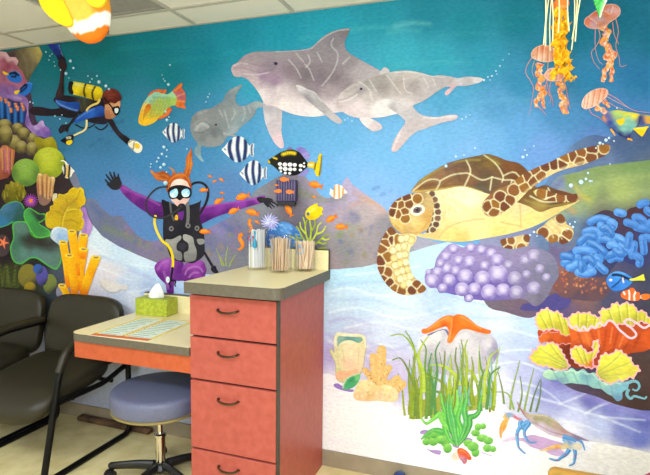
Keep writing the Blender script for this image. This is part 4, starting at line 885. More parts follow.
ca = paint_mesh('dolphin', Hc("64,218 70,200 82,180 100,162 124,144 150,130 184,122 220,108 262,96 310,86 360,84 410,92 450,104 500,108 545,114 525,140 490,160 460,180 425,204 400,216 378,226 388,244 410,262 440,270 480,272 520,264 554,264 560,274 540,286 500,294 460,308 420,322 396,330 368,350 336,386 310,412 294,412 290,398 300,368 318,336 340,306 346,290 330,262 300,262 260,272 210,276 160,276 124,268 96,254 74,238"), p, 8, label='pale dolphin calf beside the large dolphin')
(x, y), = Hc([(167, 158)]); disc('eye', x, y, 1.5, 1.3, '3f3c5c', 9, ca, res=.8)
paint_mesh('flipper', Hc("238,206 270,200 306,204 332,222 356,234 374,240 388,258 372,276 348,286 326,268 296,246 262,224"), Paint(cpts(Hc, "260,208,e4e0e4 320,230,d0cad0 360,260,c2bcc4 300,240,b8b0b8")), 9, ca, 'near flipper')
paint_mesh('flipper', Hc("160,276 190,274 216,282 240,296 254,314 240,326 214,330 192,316 174,300"), Paint(cpts(Hc, "180,285,e4dce2 230,315,d4c4cc")), 9, ca, 'lower flipper')

# ------------------------------------------------------------------ sea turtle
K = Zm(470, 135, 4.133); J = Zm(380, 145, 6.33); L = Zm(370, 200, 4.75)
def plates(P_, zm, items, col='7c4c2e', w=2.2, gap='f2e6b8'):
    for s in items:
        q_ = zm(s)
        P_.st(gap, w * 1.35 + 1.3, [q_], .9, .5)
    for n_, s in enumerate(items): P_.st(('7c4c2e', '8a5832', '70422e', '94642f')[n_ % 4] if col == '7c4c2e' else col, w * 1.35, [zm(s)], .97, .6)
    return P_
def mids(zm, items): return [np.mean(zm(s), 0) for s in items]
def plates(P_, zm, items, w=2.2):
    return P_.vor(mids(zm, items), ('7c4c2e', '8a5832', '70422e', '94642f'), 'f0e4b8', .8, w * 1.5)
tu = paint_mesh('sea_turtle', PX("420,200 425,193 432,190 446,188.5 460,186 470,187 482,191 500,197 520,201 545,199 577,199.5 576,203 562,211 543,222 528,228.5 506,234.5 484,238.5 466,241.5 450,241.5 436,240 418,236.5 414,234 426,232 421,215"), Paint(cpts(PX, "430,195,d8c48c 445,195,f0e2b4 460,193,f2e6bc 450,210,eadca6 440,225,e8d292 435,230,d8b878 470,200,f4eac4 465,212,ecdca4 480,215,e8d498 500,220,ead78e 480,230,eedc98 450,236,e6d080 460,240,d8be70 500,232,e4cc7c 530,220,e6d084 560,208,d8c07a 520,208,e0cc98 430,212,e0c890 500,205,dcc490"))
  .st('b8904c', .8, [PX("438,239 446,229 458,223 472,220 484,219"), PX("500,222 520,226"), PX("520,205 521,228")], .7, .8).st('fbf4d8', 1.2, [PX("450,195 462,200 470,206"), PX("445,200 455,206 460,212"), PX("440,205 448,216")], .6, 1.4).st('c8a860', .6, [PX("441,193 445,205 443,220"), PX("446,193 450,205 447,218"), PX("452,192 456,203 454,212")], .6, .7), 6, label='big brown and cream sea turtle swimming left')
p = Paint(retint(lambda c, y: c * np.array([.80, .74, .68]), cpts(PX, "414,190,b08050 420,186,9a6f4c 428,186,8f6a4e 440,176,9c7a5e 425,178,a88850 450,168,8c7060 465,165,7a5f4e 462,178,84664e 470,180,8f6a50 445,184,9a7450 478,160,7c6648 490,162,8a7040 486,175,6e5a4a 480,190,6a6458 495,185,76604c 505,185,82604a 510,168,86583a 520,172,7e5434 515,182,744a30 528,178,80603c 540,195,6e5240 552,198,6a4a3a 565,196,7a5038 540,203,b09858 500,195,8a7058 530,192,80603a")))
p.st('4a3428', 2.6, [PX("420,186 436,184"), PX("446,170 458,166"), PX("475,164 488,160"), PX("498,166 506,174"), PX("475,184 486,184")], .35, 3).st('f0e8bc', 1.1, [PX("412.5,191 428,180 440,181 436,190"), PX("440,181 452,175 466,173 470,174"), PX("466,160 470,168 470,174 464,187"), PX("470,174 482,180 492,177"), PX("484,155 496,164 503,176 502,182"), PX("492,177 504,180 512,180 522,184"), PX("492,177 490,190"), PX("503,176 514,172 522,180"), PX("512,180 508,194"), PX("522,184 520,198"), PX("538,190 548,196 560,196"), PX("530,196 545,202 566,200"), PX("548,188 552,196")], .85, .8).st('a8a04c', 1.4, [PX("416,186 430,174 446,166"), PX("455,162 470,160 480,160"), PX("488,158 500,164"), PX("525,200 545,206 572,203")], .55, 1.6).st('d8c060', 1.6, [PX("413,192 432,190 446,188.5 460,186.5 470,188 482,192")], .7, 1.2).st('5c4434', 2, [PX("474,166 480,172"), PX("456,170 460,180"), PX("450,180 444,186"), PX("508,168 512,176")], .45, 2.5)
paint_mesh('shell', PX("412.3,192 414,187 420,180 431,172.5 447,163.5 464,158.5 479,155.5 487,154 497,156.5 507,160.5 518,163 526,169 532,178 536,187 545,185 555,189 566,192 577,196 577,201 566,205 552,208 540,212 528,206 510,200 496,196 482,192 470,188 460,186.5 446,189 432,191"), p, 8, tu, 'domed brown shell with pale seams')
p = Paint(cpts(PX, "392,205,a8804c 400,199,9c7850 412,195,a07a50 422,196,ac8c5c 394,218,dcb870 400,225,d8b468 408,230,c8a468 420,226,dcb46c 428,218,c89c58 430,200,c8ac78 415,222,e0c080 390,215,c09858"))
plates(p, J, ["80,388 105,362", "115,395 145,360", "150,340 185,325", "212,340 262,340", "172,378 190,366", "150,412 156,432", "76,428 92,424", "146,462 172,466", "90,345 130,325", "112,432 120,440"], w=3.9)
p.st('b88848', 1.2, [L("120,120 150,150 190,160 240,150 268,115")], .7, 1.4).st('e8c888', 1.6, [L("100,90 120,110 150,130"), L("200,120 240,110")], .6, 2)
hd = paint_mesh('head', PX("388.4,213 390,207.5 396,200 405,195.5 413,193 424,192 431,196 434,205 432,216 428,228 418,234.2 408,234.8 399,231.5 391.5,223.5"), p, 9, tu, 'plated head with a dark eye')
(x, y), = J([(238, 412)])
ey = disc('eye', x, y, 7.4, 5.4, Paint('f4ecdc').st('8a7060', 4.6, [[(x - 2.6, y + .9), (x + 2.4, y - .9)]], .9, 1), 10, hd, 'white rimmed dark eye', a=-18, res=.9)
disc('pupil', x - .4, y, 3.6, 3.2, Paint('6a5a60').st('2a2226', 3.4, [[(x - .4, y)]], .95, 1.4).st('e8e4ea', .8, [[(x - 1.6, y - 1.6)]], .9, .6), 11, ey, res=.8)
p = Paint(cpts(PX, "428,200,e4d29c 440,200,eadba8 434,212,e0cc94 440,222,e2cc8c 430,226,d8c084"))
for s in ("425,197 429,205 431,213 430,222 427,230", "432,194 436,203 438,212 437,222 433,230"):
    P_ = smooth_line(PX(s), False, 5.2); p.vor(P_, ('6e5044', '7c5a48', '604438'), 'f0e6c0', .6, 4.2)
paint_mesh('neck', PX("424,193 432,191 440,192 446,200 446,214 442,224 434,232 426,233 431,222 433,208 430,198"), p, 8, tu, 'neck with two rows of brown plates')
p = Paint(cpts(L, "100,150,a87838 60,210,b88840 40,280,9c6c34 60,360,a07440 110,420,a87a48 130,190,d8bc7c 110,260,e4cc88 150,260,f0e0a8 180,200,ecdca8 170,330,ecd898 190,400,e0c888 120,340,dcc27c 150,420,cca868 230,400,8a5a3a 200,170,e8d4a0"))
plates(p, L, ["70,180 80,160", "62,190 85,215", "100,185 108,190", "115,190 130,185", "95,150 105,155", "52,235 62,225", "48,280 55,295", "75,265 85,275", "48,330 58,345", "75,350 85,340", "80,390 95,400", "105,420 118,428", "60,370 66,376", "130,430 160,438"], w=4.4)
p.vor([L(f"{x},{y}")[0] for x, y in ((110, 240), (135, 225), (160, 220), (115, 275), (140, 262), (165, 258), (120, 310), (145, 300), (170, 295), (130, 345), (155, 335), (178, 330), (145, 375), (168, 368), (190, 362), (160, 402), (185, 395), (175, 180), (150, 185), (195, 190))], ('f4e8bc', 'ecdca8', 'f0e2b0', 'e6d294'), 'b89858', .4, 4.2).st('b89450', .5, [L("98,230 125,300 150,400"), L("125,215 150,290 180,390"), L("150,205 172,280 200,380"), L("100,260 180,235"), L("105,300 182,275"), L("118,340 190,315"), L("130,375 200,350")], .55, .6)
plates(p, L, ["205,395 240,410", "235,425 255,422", "185,428 215,430"], w=3.8)
paint_mesh('flipper', L("96,128 112,136 128,158 150,160 185,160 214,164 222,184 210,208 192,228 186,260 186,300 196,340 212,368 238,388 262,412 266,424 252,438 222,446 182,452 140,446 104,426 72,392 48,352 34,312 34,270 40,230 54,190 72,156"), p, 10, tu, 'near front flipper hanging down')
p = Paint(cpts(K, "70,290,8a5a40 110,250,845434 150,240,8a6038 180,210,86583a 240,170,80503a 320,130,7c4c30 400,95,84542e 500,60,7a4c2c 560,55,744a34 540,85,6c4438 330,160,e0c088 250,210,e4c890 200,250,e2c48c 160,280,dcbc84 400,130,d8b478 480,110,c89c64 120,320,c09864 90,320,a87850"))
plates(p, K, ["75,270 65,300 90,320", "85,310 110,318", "130,235 115,260 130,275", "95,285 110,295", "150,275 175,268", "185,210 170,235 190,240", "150,285 140,300", "205,180 215,190", "240,165 230,185", "275,140 270,150", "300,125 320,130", "215,215 235,215", "250,195 265,190", "285,165 295,170", "340,115 355,125", "380,95 400,100", "420,85 435,90", "450,72 465,80", "490,60 520,55", "545,50 565,55", "480,95 520,90", "440,105 460,98", "370,120 390,115"], w=4.6)
p.st('f0dca8', 1.6, [K("330,158 400,132 480,108"), K("180,290 240,225 320,168")], .6, 2)
paint_mesh('flipper', K("48,302 52,282 70,258 104,228 140,214 170,200 205,172 240,152 280,132 330,112 370,92 410,74 450,60 500,48 545,40 572,40 580,52 574,70 556,86 520,102 470,122 430,132 390,142 350,158 320,174 296,190 270,208 242,230 220,252 196,276 164,300 140,318 112,336 82,338 60,326"), p, 10, tu, 'long raised front flipper with brown plates')
p = Paint(cpts(K, "300,400,b08858 340,370,e0c88c 370,350,8a5a44 390,390,e4c888 400,420,7a4a38 340,430,8a5c40 350,400,dcc080 380,440,6c4434"))
plates(p, K, ["368,335 385,350", "405,400 400,425", "375,440 395,435", "340,430 352,435", "295,400 310,410"], w=4.4)
p.st('f4e4b4', 1.0, [K("320,370 360,400 380,430"), K("340,355 375,385 400,395"), K("330,390 345,425")], .6, 1)
paint_mesh('flipper', K("270,398 300,376 330,350 352,336 376,326 392,345 402,370 422,380 428,404 420,430 400,446 380,452 362,440 340,446 318,436 300,416 282,410"), p, 5, tu, 'far rear flipper')
p = Paint(cpts(K, "150,440,8a5a40 180,440,e0c890 220,440,e4cc90 210,465,7a4a38 160,470,6c4434 235,430,7a4c3a"))
plates(p, K, ["140,435 142,450", "165,435 168,440", "150,465 165,470", "205,468 220,465", "238,420 240,430"], w=3.8)
paint_mesh('flipper', K("126,444 132,430 170,424 210,414 240,412 248,424 244,440 240,466 222,478 190,474 164,480 146,474"), p, 5, tu, 'small rear flipper below the belly')
paint_mesh('shell_rim', K("262,232 300,222 340,236 390,250 440,242 446,256 440,272 400,278 360,276 310,268 280,256"), plates(Paint(cpts(K, "280,240,c8b060 340,260,b8a050 420,260,8a5c44 310,230,7a5a48")), K, ["325,242 345,250", "355,256 385,264", "405,255 440,256", "285,236 310,246", "330,262 350,268"], w=4.6), 9, tu, 'rear edge of the shell')
# ------------------------------------------------------------------ woman diver
W1 = Zm(130, 140, 5.91); W2 = Zm(130, 200, 4.745); W3 = Zm(100, 130, 3.956); W4 = Zm(220, 120, 4.643)
dv = paint_mesh('scuba_diver', W2("150,0 185,10 250,30 322,12 336,0 330,50 332,90 344,130 352,170 354,225 350,262 322,288 296,300 262,294 236,292 205,282 188,262 176,225 160,190 156,140 158,60"), Paint(cpts(W2, "200,100,2a2830 250,140,222028 320,100,26242c 180,40,1e1c24 300,200,2a2830 200,240,24222a")), 6, label='red haired diver in a purple wetsuit with arms spread')
gp = Paint(cpts(W2, "190,200,9a9894 215,230,8c8a88 230,270,7a7876"))
paint_mesh('vest_panel', W2("168,188 200,186 238,168 242,186 224,206 222,236 244,250 246,284 224,284 204,268 188,240 178,214"), gp, 7, dv, 'grey vest panel')
paint_mesh('vest_panel', W2("252,166 270,164 298,178 306,212 316,240 312,280 290,292 262,290 256,252 276,238 276,206 254,188"), Paint(cpts(W2, "270,180,a09e9a 300,220,8e8c8a 290,280,7c7a78")), 7, dv, 'grey vest panel')
paint_mesh('vest_panel', W2("318,186 350,186 352,206 332,212 322,204"), Paint('8a8886'), 7, dv, 'grey vest panel')
(x, y), = W2([(247, 220)]); disc('vest_badge', x, y, 5.6, 5.2, Paint('34323a').st('1c1a20', 1, [ell(x, y, 5, 4.6)], .8, .8), 8, dv)
stripe('strap', W2("272,10 276,60 274,100 268,128"), 3.4, 3.0, '6e6c6e', 7, dv, 'grey shoulder strap')
stripe('strap', W2("190,8 196,60 210,100"), 2.2, 1.6, '5e5c60', 7, dv, 'grey shoulder strap')
for cx, cy in ((196, 136), (276, 122), (318, 134)):
    (x, y), = W2([(cx, cy)]); disc('buckle', x, y, 2.4, 2.6, Paint('7a787a').st('1a181e', 2.2, [[(x, y)]], 1, .8), 8, dv, res=.8)
paint_mesh('neck_zip', W2("226,60 240,56 256,50 250,90 238,92"), Paint('6a2a8a'), 7, dv, 'purple wetsuit collar')
paint_mesh('whistle', W2("216,72 226,72 228,92 218,96 212,90"), Paint('f0b428'), 8, dv, 'small yellow whistle')
p = Paint(cpts(W3, "90,230,8a3a9a 140,255,7c2f90 200,290,6a2680 240,310,5c2072 230,335,4a1a62 160,295,5a2074 110,262,64287c"))
p.st('b060bc', 1.6, [W3("95,228 140,250 190,272 235,296")], .6, 2)
aL = paint_mesh('sleeve', W3("78,224 92,218 130,240 180,262 222,282 256,290 268,310 262,345 240,352 200,336 152,306 112,274 86,246"), p, 5, dv, 'purple sleeve')
p = Paint(cpts(W3, "420,310,742c8c 480,300,84369a 560,285,8c3ca0 625,270,9444a8 420,355,4c1a64 500,330,5a2072 600,295,64287c"))
p.st('b868c4', 1.6, [W3("420,304 480,292 560,280 630,268")], .55, 2)
aR = paint_mesh('sleeve', W3("396,308 430,298 480,290 540,280 600,270 650,258 650,284 620,294 560,312 500,330 450,348 410,368 394,372 390,340"), p, 5, dv, 'purple sleeve')
gl = paint_mesh('glove', W3("82,226 70,236 50,236 32,222 26,212 40,206 50,196 62,188 74,182 80,196 86,212"), Paint('2c2a30'), 6, dv, 'black glove with spread fingers')
for s in ("40,214 26,204 20,194", "46,204 30,186 22,174", "54,198 42,176 38,164", "62,194 56,176 56,164", "70,196 72,182 72,172"): stripe('finger', W3(s), 2.4, 1.3, '2c2a30', 6, gl)
gl = paint_mesh('glove', W4("170,364 190,356 214,362 232,372 236,384 222,388 204,384 184,384"), Paint('2c2a30'), 6, dv, 'black glove')
for s in ("226,374 246,382 262,392 270,402", "222,380 240,394 254,406", "214,384 230,400 242,412", "206,382 216,396 226,404", "214,366 232,366 246,374"): stripe('finger', W4(s), 2.2, 1.1, '2c2a30', 6, gl)
p = Paint(cpts(W2, "140,310,8a3a9c 170,300,a458b4 200,320,78308c 150,360,6a2680 190,400,74308c 185,430,64287c 240,330,5a2074 240,370,662a80"))
p.st('c884cc', 1.4, [W2("132,330 150,300 180,288"), W2("160,340 175,390 180,420"), W2("195,310 200,360")], .5, 2)
paint_mesh('leg', W2("116,318 128,298 150,284 180,276 220,282 250,290 256,330 268,378 240,384 214,386 208,410 206,445 180,448 172,420 168,400 144,376 124,350"), p, 5, dv, 'bent purple leg')
p = Paint(cpts(W2, "280,310,94469f 320,300,9c4caa 350,320,7c328c 270,350,6c2a80 320,360,8a3c98 350,350,6c2a82 290,385,5c2074"))
p.st('d090d4', 1.3, [W2("262,352 272,330 300,316 330,320 344,340"), W2("280,366 300,345 325,345")], .55, 1.6)
paint_mesh('leg', W2("244,346 250,318 270,298 300,288 330,286 350,296 362,330 358,350 352,376 330,390 290,396 262,392"), p, 6, dv, 'bent purple leg')
fc = paint_mesh('head', W1("232,280 240,252 262,232 296,226 330,238 352,262 358,300 350,350 330,376 310,394 284,394 260,372 240,346"), Paint(cpts(W1, "290,250,f4dcd4 250,260,ecccc0 340,260,e8c4b8 260,370,e8c0b8 320,370,e4b8b0 300,390,e0b0a8")), 8, dv, 'pale face behind a dive mask')
paint_mesh('hair', W1("216,300 214,262 222,232 244,212 272,200 304,194 336,206 352,228 362,262 362,292 350,272 338,248 312,232 284,230 258,240 242,262 234,290 226,312"), Paint(cpts(W1, "240,220,b4521c 300,205,c86a28 345,230,b04e1c 222,280,9a4218 355,270,a84a1a")).st('e89440', .8, [W1("230,250 260,215 300,204"), W1("310,204 340,220 354,250"), W1("226,290 232,262")], .7, .9), 9, dv, 'red hair')
paint_mesh('pigtail', W1("240,234 222,246 196,242 168,240 146,226 134,206 120,186 126,176 148,194 172,188 200,184 222,196 236,214"), Paint(cpts(W1, "150,205,c4602a 200,200,a04a1e 220,230,b8561e 130,186,d08040")).st('e09a4a', .7, [W1("130,185 160,210 200,205 230,225"), W1("150,220 190,232 225,238")], .7, .8).st('7c3418', .7, [W1("160,200 200,215 230,230")], .6, .7), 7, dv, 'left pigtail')
paint_mesh('pigtail', W1("318,210 322,180 330,150 330,118 340,86 356,60 358,36 364,62 368,90 366,120 372,140 364,168 356,196 346,216"), Paint(cpts(W1, "340,190,b45420 345,130,c86a2a 355,70,b85a24 365,150,cc7a34")).st('e8a04c', .7, [W1("330,200 345,150 345,110 356,60"), W1("350,200 362,160 362,110")], .7, .8), 7, dv, 'right pigtail floating up')
paint_mesh('pigtail', W1("246,218 252,190 240,172 226,160 246,164 262,176 270,200 272,214"), Paint(cpts(W1, "250,170,a88a6a 260,205,b8602a")), 7, dv, 'floating strand of hair')
mk = paint_mesh('mask', W1("224,298 240,278 268,268 300,266 330,272 356,284 364,304 358,334 338,346 312,344 300,356 286,354 276,346 250,350 232,338"), Paint('1c1a20'), 10, dv, 'black dive mask')
paint_mesh('lens', W1("236,308 256,292 276,288 284,312 276,334 258,342 240,334"), Paint(cpts(W1, "250,300,7cc8f0 270,320,b8e4f8 245,330,e4f4fc")).st('f4fafc', .9, [W1("244,330 272,296")], .8, .8), 11, mk, 'pale blue lens')
paint_mesh('lens', W1("304,306 322,290 344,290 354,308 348,330 330,338 312,332"), Paint(cpts(W1, "320,300,a8dcf4 345,300,6cbcec 330,325,d4eefa")).st('f4fafc', .9, [W1("316,328 344,296")], .8, .8), 11, mk, 'pale blue lens')
(x, y), = W1([(306, 398)]); disc('regulator', x, y, 4.2, 4.0, Paint('26242a').st('6a686c', 1, [[(x - 1, y - 1)]], .7, 1), 10, dv, 'black regulator at the mouth')
stripe('hose', W1("356,272 376,256 404,250 434,258 456,282 462,312 456,350 440,390 420,424 400,455"), 2.2, 2.6, '26242a', 7, dv, 'black hose')
stripe('hose', W1("226,278 190,278 156,288 124,316 100,352 94,390 104,426 130,450 170,462 216,452 262,426 296,402"), 1.6, 1.8, '3a383c', 10, dv, 'black hose looped over the arm')
stripe('hose', W2("330,226 350,246 372,282 392,316"), 2.4, 2.6, '2a282e', 6, dv, 'black hose')
paint_mesh('hose_end', W2("384,322 404,312 412,330 420,346 404,348 388,338"), Paint('232128'), 6, dv)
stripe('hose', W2("122,72 116,104 126,144 150,190 180,216 198,250 204,290 202,322"), 2.6, 2.6, Paint('f0cc1e').st('f8ec90', .7, [W2("118,90 124,140 150,186")], .6, .8), 8, dv, 'yellow hose')
stripe('hose', W2("202,318 198,350 194,384"), 2.2, 2.0, '1e1c22', 8, dv)
for s in ("194,382 186,400 196,408 190,416", "196,384 210,380 218,390 212,398 216,412"): stripe('hook', W2(s), 1.6, 1.2, '1e1c22', 8, dv)
(x, y), = W2([(179, 378)]); disc('gauge', x, y, 1.9, 3.2, Paint('e8eef2').st('1c1a20', .9, [[(x + .8, y)]], .7, .6), 9, dv, 'small white gauge', res=.8)

# ------------------------------------------------------------------ small fish and the painted wall box
def anthias(cx, cy, L_, deg, col='f07c1e', name='orange_fish', label='small orange fish', layer=8, par=None):
    c_, s_ = math.cos(math.radians(deg)), math.sin(math.radians(deg))
    T = lambda s: [(cx + (u * c_ - v * s_) * L_ / 100, cy + (u * s_ + v * c_) * L_ / 100) for u, v in S(s)]
    o = paint_mesh(name, T("-50,2 -40,-12 -22,-22 0,-25 18,-16 30,-6 50,-20 44,2 50,22 30,9 14,18 -10,22 -30,16 -44,10"), Paint(col).st('f8b24a', L_ * .12, [T("-34,-4 -10,-10 14,-6")], .7, L_ * .12).st('c4500f', L_ * .08, [T("-20,18 10,14"), T("32,0 44,-10")], .55, L_ * .08), layer, par, label, res=max(.6, L_ / 14))
    (x, y), = T("-36,-4"); disc('eye', x, y, max(.35, L_ * .035), max(.35, L_ * .035), '2a1a14', layer + 1, o, res=.5)
    return o
for cx, cy, L_, dg_ in ((210, 176.3, 5, 200), (214.5, 181.3, 5, 150), (221.5, 179.8, 6, 25), (203.8, 190, 9, 175), (218.8, 201, 11, 150), (242.8, 196.6, 15, 165), (234, 210.8, 12.5, 155), (252.6, 212.6, 14, 15), (205, 231.6, 11.5, 180), (222, 193, 5, 185), (315.8, 185, 15, 195), (289, 210.8, 13, 60), (331.5, 218.5, 13, 150), (341.5, 226.8, 13, 180), (314, 197, 5, 20), (257, 222, 6, 30)): anthias(cx, cy, L_, dg_ if not (90 < dg_ < 270) else dg_ - 180 if dg_ >= 180 else dg_ + 180)
q = Zm(260, 140, 5.94)
tf = paint_mesh('triggerfish', q("44,124 58,112 78,100 100,86 128,70 170,58 206,60 240,78 270,118 288,148 268,172 240,196 208,210 160,208 120,192 92,166 66,146 50,138"), Paint(cpts(q, "60,125,2a2a20 150,90,201f20 200,180,1a191c 250,140,1c1b1e")).st('e8cc1e', 3.0, [q("136,86 170,76 206,80")], 1, 1.6).st('3a3812', .5, [q(f"{x},76 {x + 6},94") for x in range(130, 214, 13)], .7, .4).st('f2d022', 1.3, [q("48,122 56,136"), q("78,104 92,118 100,112")], 1, .7), 8, label='black triggerfish with white spots and yellow tail, above the ribbed box')
for cx, cy, r in ((118, 142, 2.0), (148, 146, 2.4), (178, 146, 2.4), (206, 148, 2.1), (122, 166, 2.0), (150, 172, 2.4), (180, 174, 2.3), (206, 174, 1.9), (242, 152, 2.0), (262, 158, 1.3), (240, 178, 1.7), (262, 138, 1.1), (150, 196, 1.6), (176, 198, 1.6), (124, 186, 1.3)):
    (x, y), = q([(cx, cy)]); disc('spot', x, y, r, r * .85, 'f2f2f4', 9, tf, res=.8)
paint_mesh('fin', q("214,52 236,40 264,50 288,74 298,100 288,114 272,116 246,84 226,66"), Paint(cpts(q, "240,60,8478c4 280,90,9c94d4")).st('5a4a9a', .5, [q("230,60 250,46"), q("250,76 276,66"), q("264,96 292,92")], .7, .5), 7, tf, 'violet back fin')
paint_mesh('fin', q("226,212 248,194 272,176 292,172 284,196 262,214"), Paint('9088cc'), 7, tf, 'violet belly fin')
paint_mesh('fin', q("158,56 172,42 186,44 196,58"), Paint('7a76a8'), 7, tf)
paint_mesh('tail', q("280,150 292,130 316,130 336,136 344,104 356,80 368,88 366,130 362,180 354,214 334,212 324,184 312,166 292,164"), Paint('e8c81e').st('16151a', 1.4, [q("340,112 330,140 324,176"), q("366,96 364,140 352,210")], .95, .8).st('f0f0ec', 1.3, [q("290,146 310,148")], .8, 1).st('e07a1e', 1.2, [q("288,134 312,132")], .8, .8), 8, tf, 'yellow tail edged with black')
sk = Zm(220, 120, 4.643)
bf = paint_mesh('butterflyfish', sk("592,338 574,344 560,362 536,366 522,356 508,342 512,330 512,318 528,326 530,306 544,298 566,306 578,322"), Paint('f4ece0').st('f0902a', 1.9, [sk("532,304 530,360"), sk("552,302 554,362"), sk("572,318 570,350")], .95, .9), 8, label='white and orange striped fish')
yt = paint_mesh('yellow_fish', sk("396,432 404,414 424,398 446,388 456,390 452,400 474,404 478,416 472,428 480,440 468,442 454,456 432,464 410,462 398,450"), Paint(cpts(sk, "420,410,f4d81e 450,430,f0cc1a 410,455,dcb818")).st('f8f0a0', 1, [sk("410,430 440,410")], .6, 1.2), 8, label='bright yellow fish above the glass jars')
(x, y), = sk([(409, 436)]); disc('eye', x, y, 1.4, 1.8, '4a6a8a', 9, yt, res=.6)
for x, y, s in ((241, 242, 1.0), (250, 226, .8)):
    sh = stripe('seahorse', [(x + 1.8 * s, y - 8 * s), (x - 1.5 * s, y - 4 * s), (x + 1.4 * s, y + 1 * s), (x + 1.2 * s, y + 5 * s), (x - 2 * s, y + 8 * s), (x - 3 * s, y + 6 * s)], 3.0 * s, 1.0 * s, Paint('f08426').st('f8b860', .8, [[(x, y - 4 * s), (x + 1, y + 2 * s)]], .7, .8), 8, label='orange seahorse beside the tallest jar', mid=4.2 * s)
    stripe('snout', [(x + 1.5 * s, y - 8.5 * s), (x - 3 * s, y - 7 * s)], 2.8 * s, 1.0 * s, 'f08426', 8, sh)

# corals behind the jars
cx, cy = 270, 222
an = disc('anemone', cx, cy, 7.5, 7, Paint('8f8ac8'), 7, label='lavender anemone behind the jars')
for k in range(16):
    t = 2 * math.pi * k / 16; stripe('tentacle', [(cx, cy), (cx + 5 * math.cos(t), cy + 5 * math.sin(t)), (cx + 9.5 * math.cos(t + .2), cy + 9 * math.sin(t + .2))], 1.5, .5, random.choice(['c8c6ec', 'b0aede', 'e4e2f4']), 8, an)
p = Paint(cpts(PX, "276,226,3f7cc0 286,228,5a94d4 295,236,3a70b4 274,240,2a5498 268,246,223f7c"))
for k in range(40): x, y = random.uniform(268, 300), random.uniform(224, 246); p.st(random.choice(['7cb0e8', '9cc8f0', '2a5aa4']), 1.2, [[(x, y), (x + 2, y + 1)]], .7, .7)
paint_mesh('plate_coral', PX("266,236 274,224 286,222 296,228 304,238 306,246 300,256 280,258 266,250"), p, 7, label='speckled blue coral behind the jars')
bc = stripe('branch_coral', PX("309,252 309,246 310,238"), 3.4, 2.2, 'a8b832', 8, label='yellow green branching coral above the jar by the backsplash')
for s in ("309,246 303,238 299,230 296,226", "309,244 306,234 305,224 303,217", "310,242 311,230 310,222 309,214", "310,244 316,234 318,226 322,222", "309,248 300,242 294,238 289,236", "310,248 318,242 324,236 329,234", "303,238 298,238 295,234", "306,234 301,228 300,222", "311,232 315,224 314,218", "316,234 322,232 326,226", "318,242 324,244 327,242", "300,242 297,246 293,245", "305,226 307,220", "322,238 326,240 330,238", "310,250 318,250 322,254", "316,250 322,248 327,248"):
    stripe('branch', PX(s), 2.0, 1.2, random.choice(['b4c43a', 'a4b432', 'c4d044', '96a62c']), 8, bc)
for s in ("222,266 220,258 216,248", "226,266 226,256 228,246", "229,267 232,260 236,254", "224,266 222,260 220,256"): stripe('grass_blade', PX(s), 1.2, .5, 'a4b24a', 6)

# ------------------------------------------------------------------ purple bubble coral
Bq = Zm(420, 235, 4.643)
p = Paint(retint(lambda c, y: c * 1.0, cpts(Bq, "60,200,8a7ab4 150,100,9c8cc0 250,80,9484b6 350,80,8e80ae 450,100,8a7ea6 550,120,7e7a98 600,180,70708c 540,220,7a7490 560,290,6e6880 480,250,7a6ea0 400,240,7060a4 300,250,6a5aa6 200,250,6a5cac 120,240,6e60b0 420,60,8a86a6 520,280,7a7488")))
pc = paint_mesh('bubble_coral', Bq("22,205 26,180 44,160 66,150 76,110 100,76 132,46 160,40 200,58 230,36 262,44 310,46 350,50 400,62 440,64 500,52 560,64 610,90 636,130 644,190 616,236 596,280 560,320 528,330 500,308 470,296 430,300 400,300 340,306 290,304 248,300 230,312 208,306 200,280 160,278 120,268 90,268 76,246 44,244"), p, 6, label='mound of purple bubble coral under the turtle', res=1.3)
for cx, cy, r in ((155, 65, 25), (235, 60, 24), (285, 70, 24), (330, 85, 25), (358, 116, 30), (120, 100, 24), (95, 132, 20), (178, 118, 24), (230, 125, 30), (300, 142, 22), (125, 156, 26), (165, 166, 22), (80, 172, 24), (40, 172, 15), (55, 212, 33), (135, 210, 30), (210, 192, 36), (105, 246, 22), (290, 202, 38), (362, 180, 46), (195, 252, 34), (252, 250, 30), (320, 265, 38), (385, 256, 33), (447, 265, 33), (440, 200, 34), (228, 294, 20), (410, 138, 22), (488, 116, 27), (528, 96, 32), (556, 156, 22), (494, 182, 20), (528, 246, 32), (586, 196, 20)):
    (x, y), = Bq([(cx, cy)]); r /= 4.643; dim = cx > 400
    disc('polyp', x, y, r, r * .95, Paint(cpts(PX, f"{x},{y},{'b8aed0' if dim else 'c4b8de'} {x - r},{y},{'8c80b0' if dim else '9484c0'} {x + r},{y + r * .4},{'7c74a0' if dim else '7e6eb2'} {x},{y + r},{'7c749c' if dim else '7262aa'} {x},{y - r},{'a094be' if dim else 'b0a2d2'}")).st('ece6f6', r * .4, [[(x - r * .12, y - r * .15)]], .35 if dim else .65, r * .9), 7 if cy < 200 else 8, pc)
paint_mesh('painted_shadow', Bq("470,330 490,318 540,312 580,290 640,270 700,280 690,330 640,350 560,350 500,352 466,346"), Paint('4c4684'), 4, label='violet shadow painted under the purple coral')  # the mural's shadow under the coral, put in as violet colour

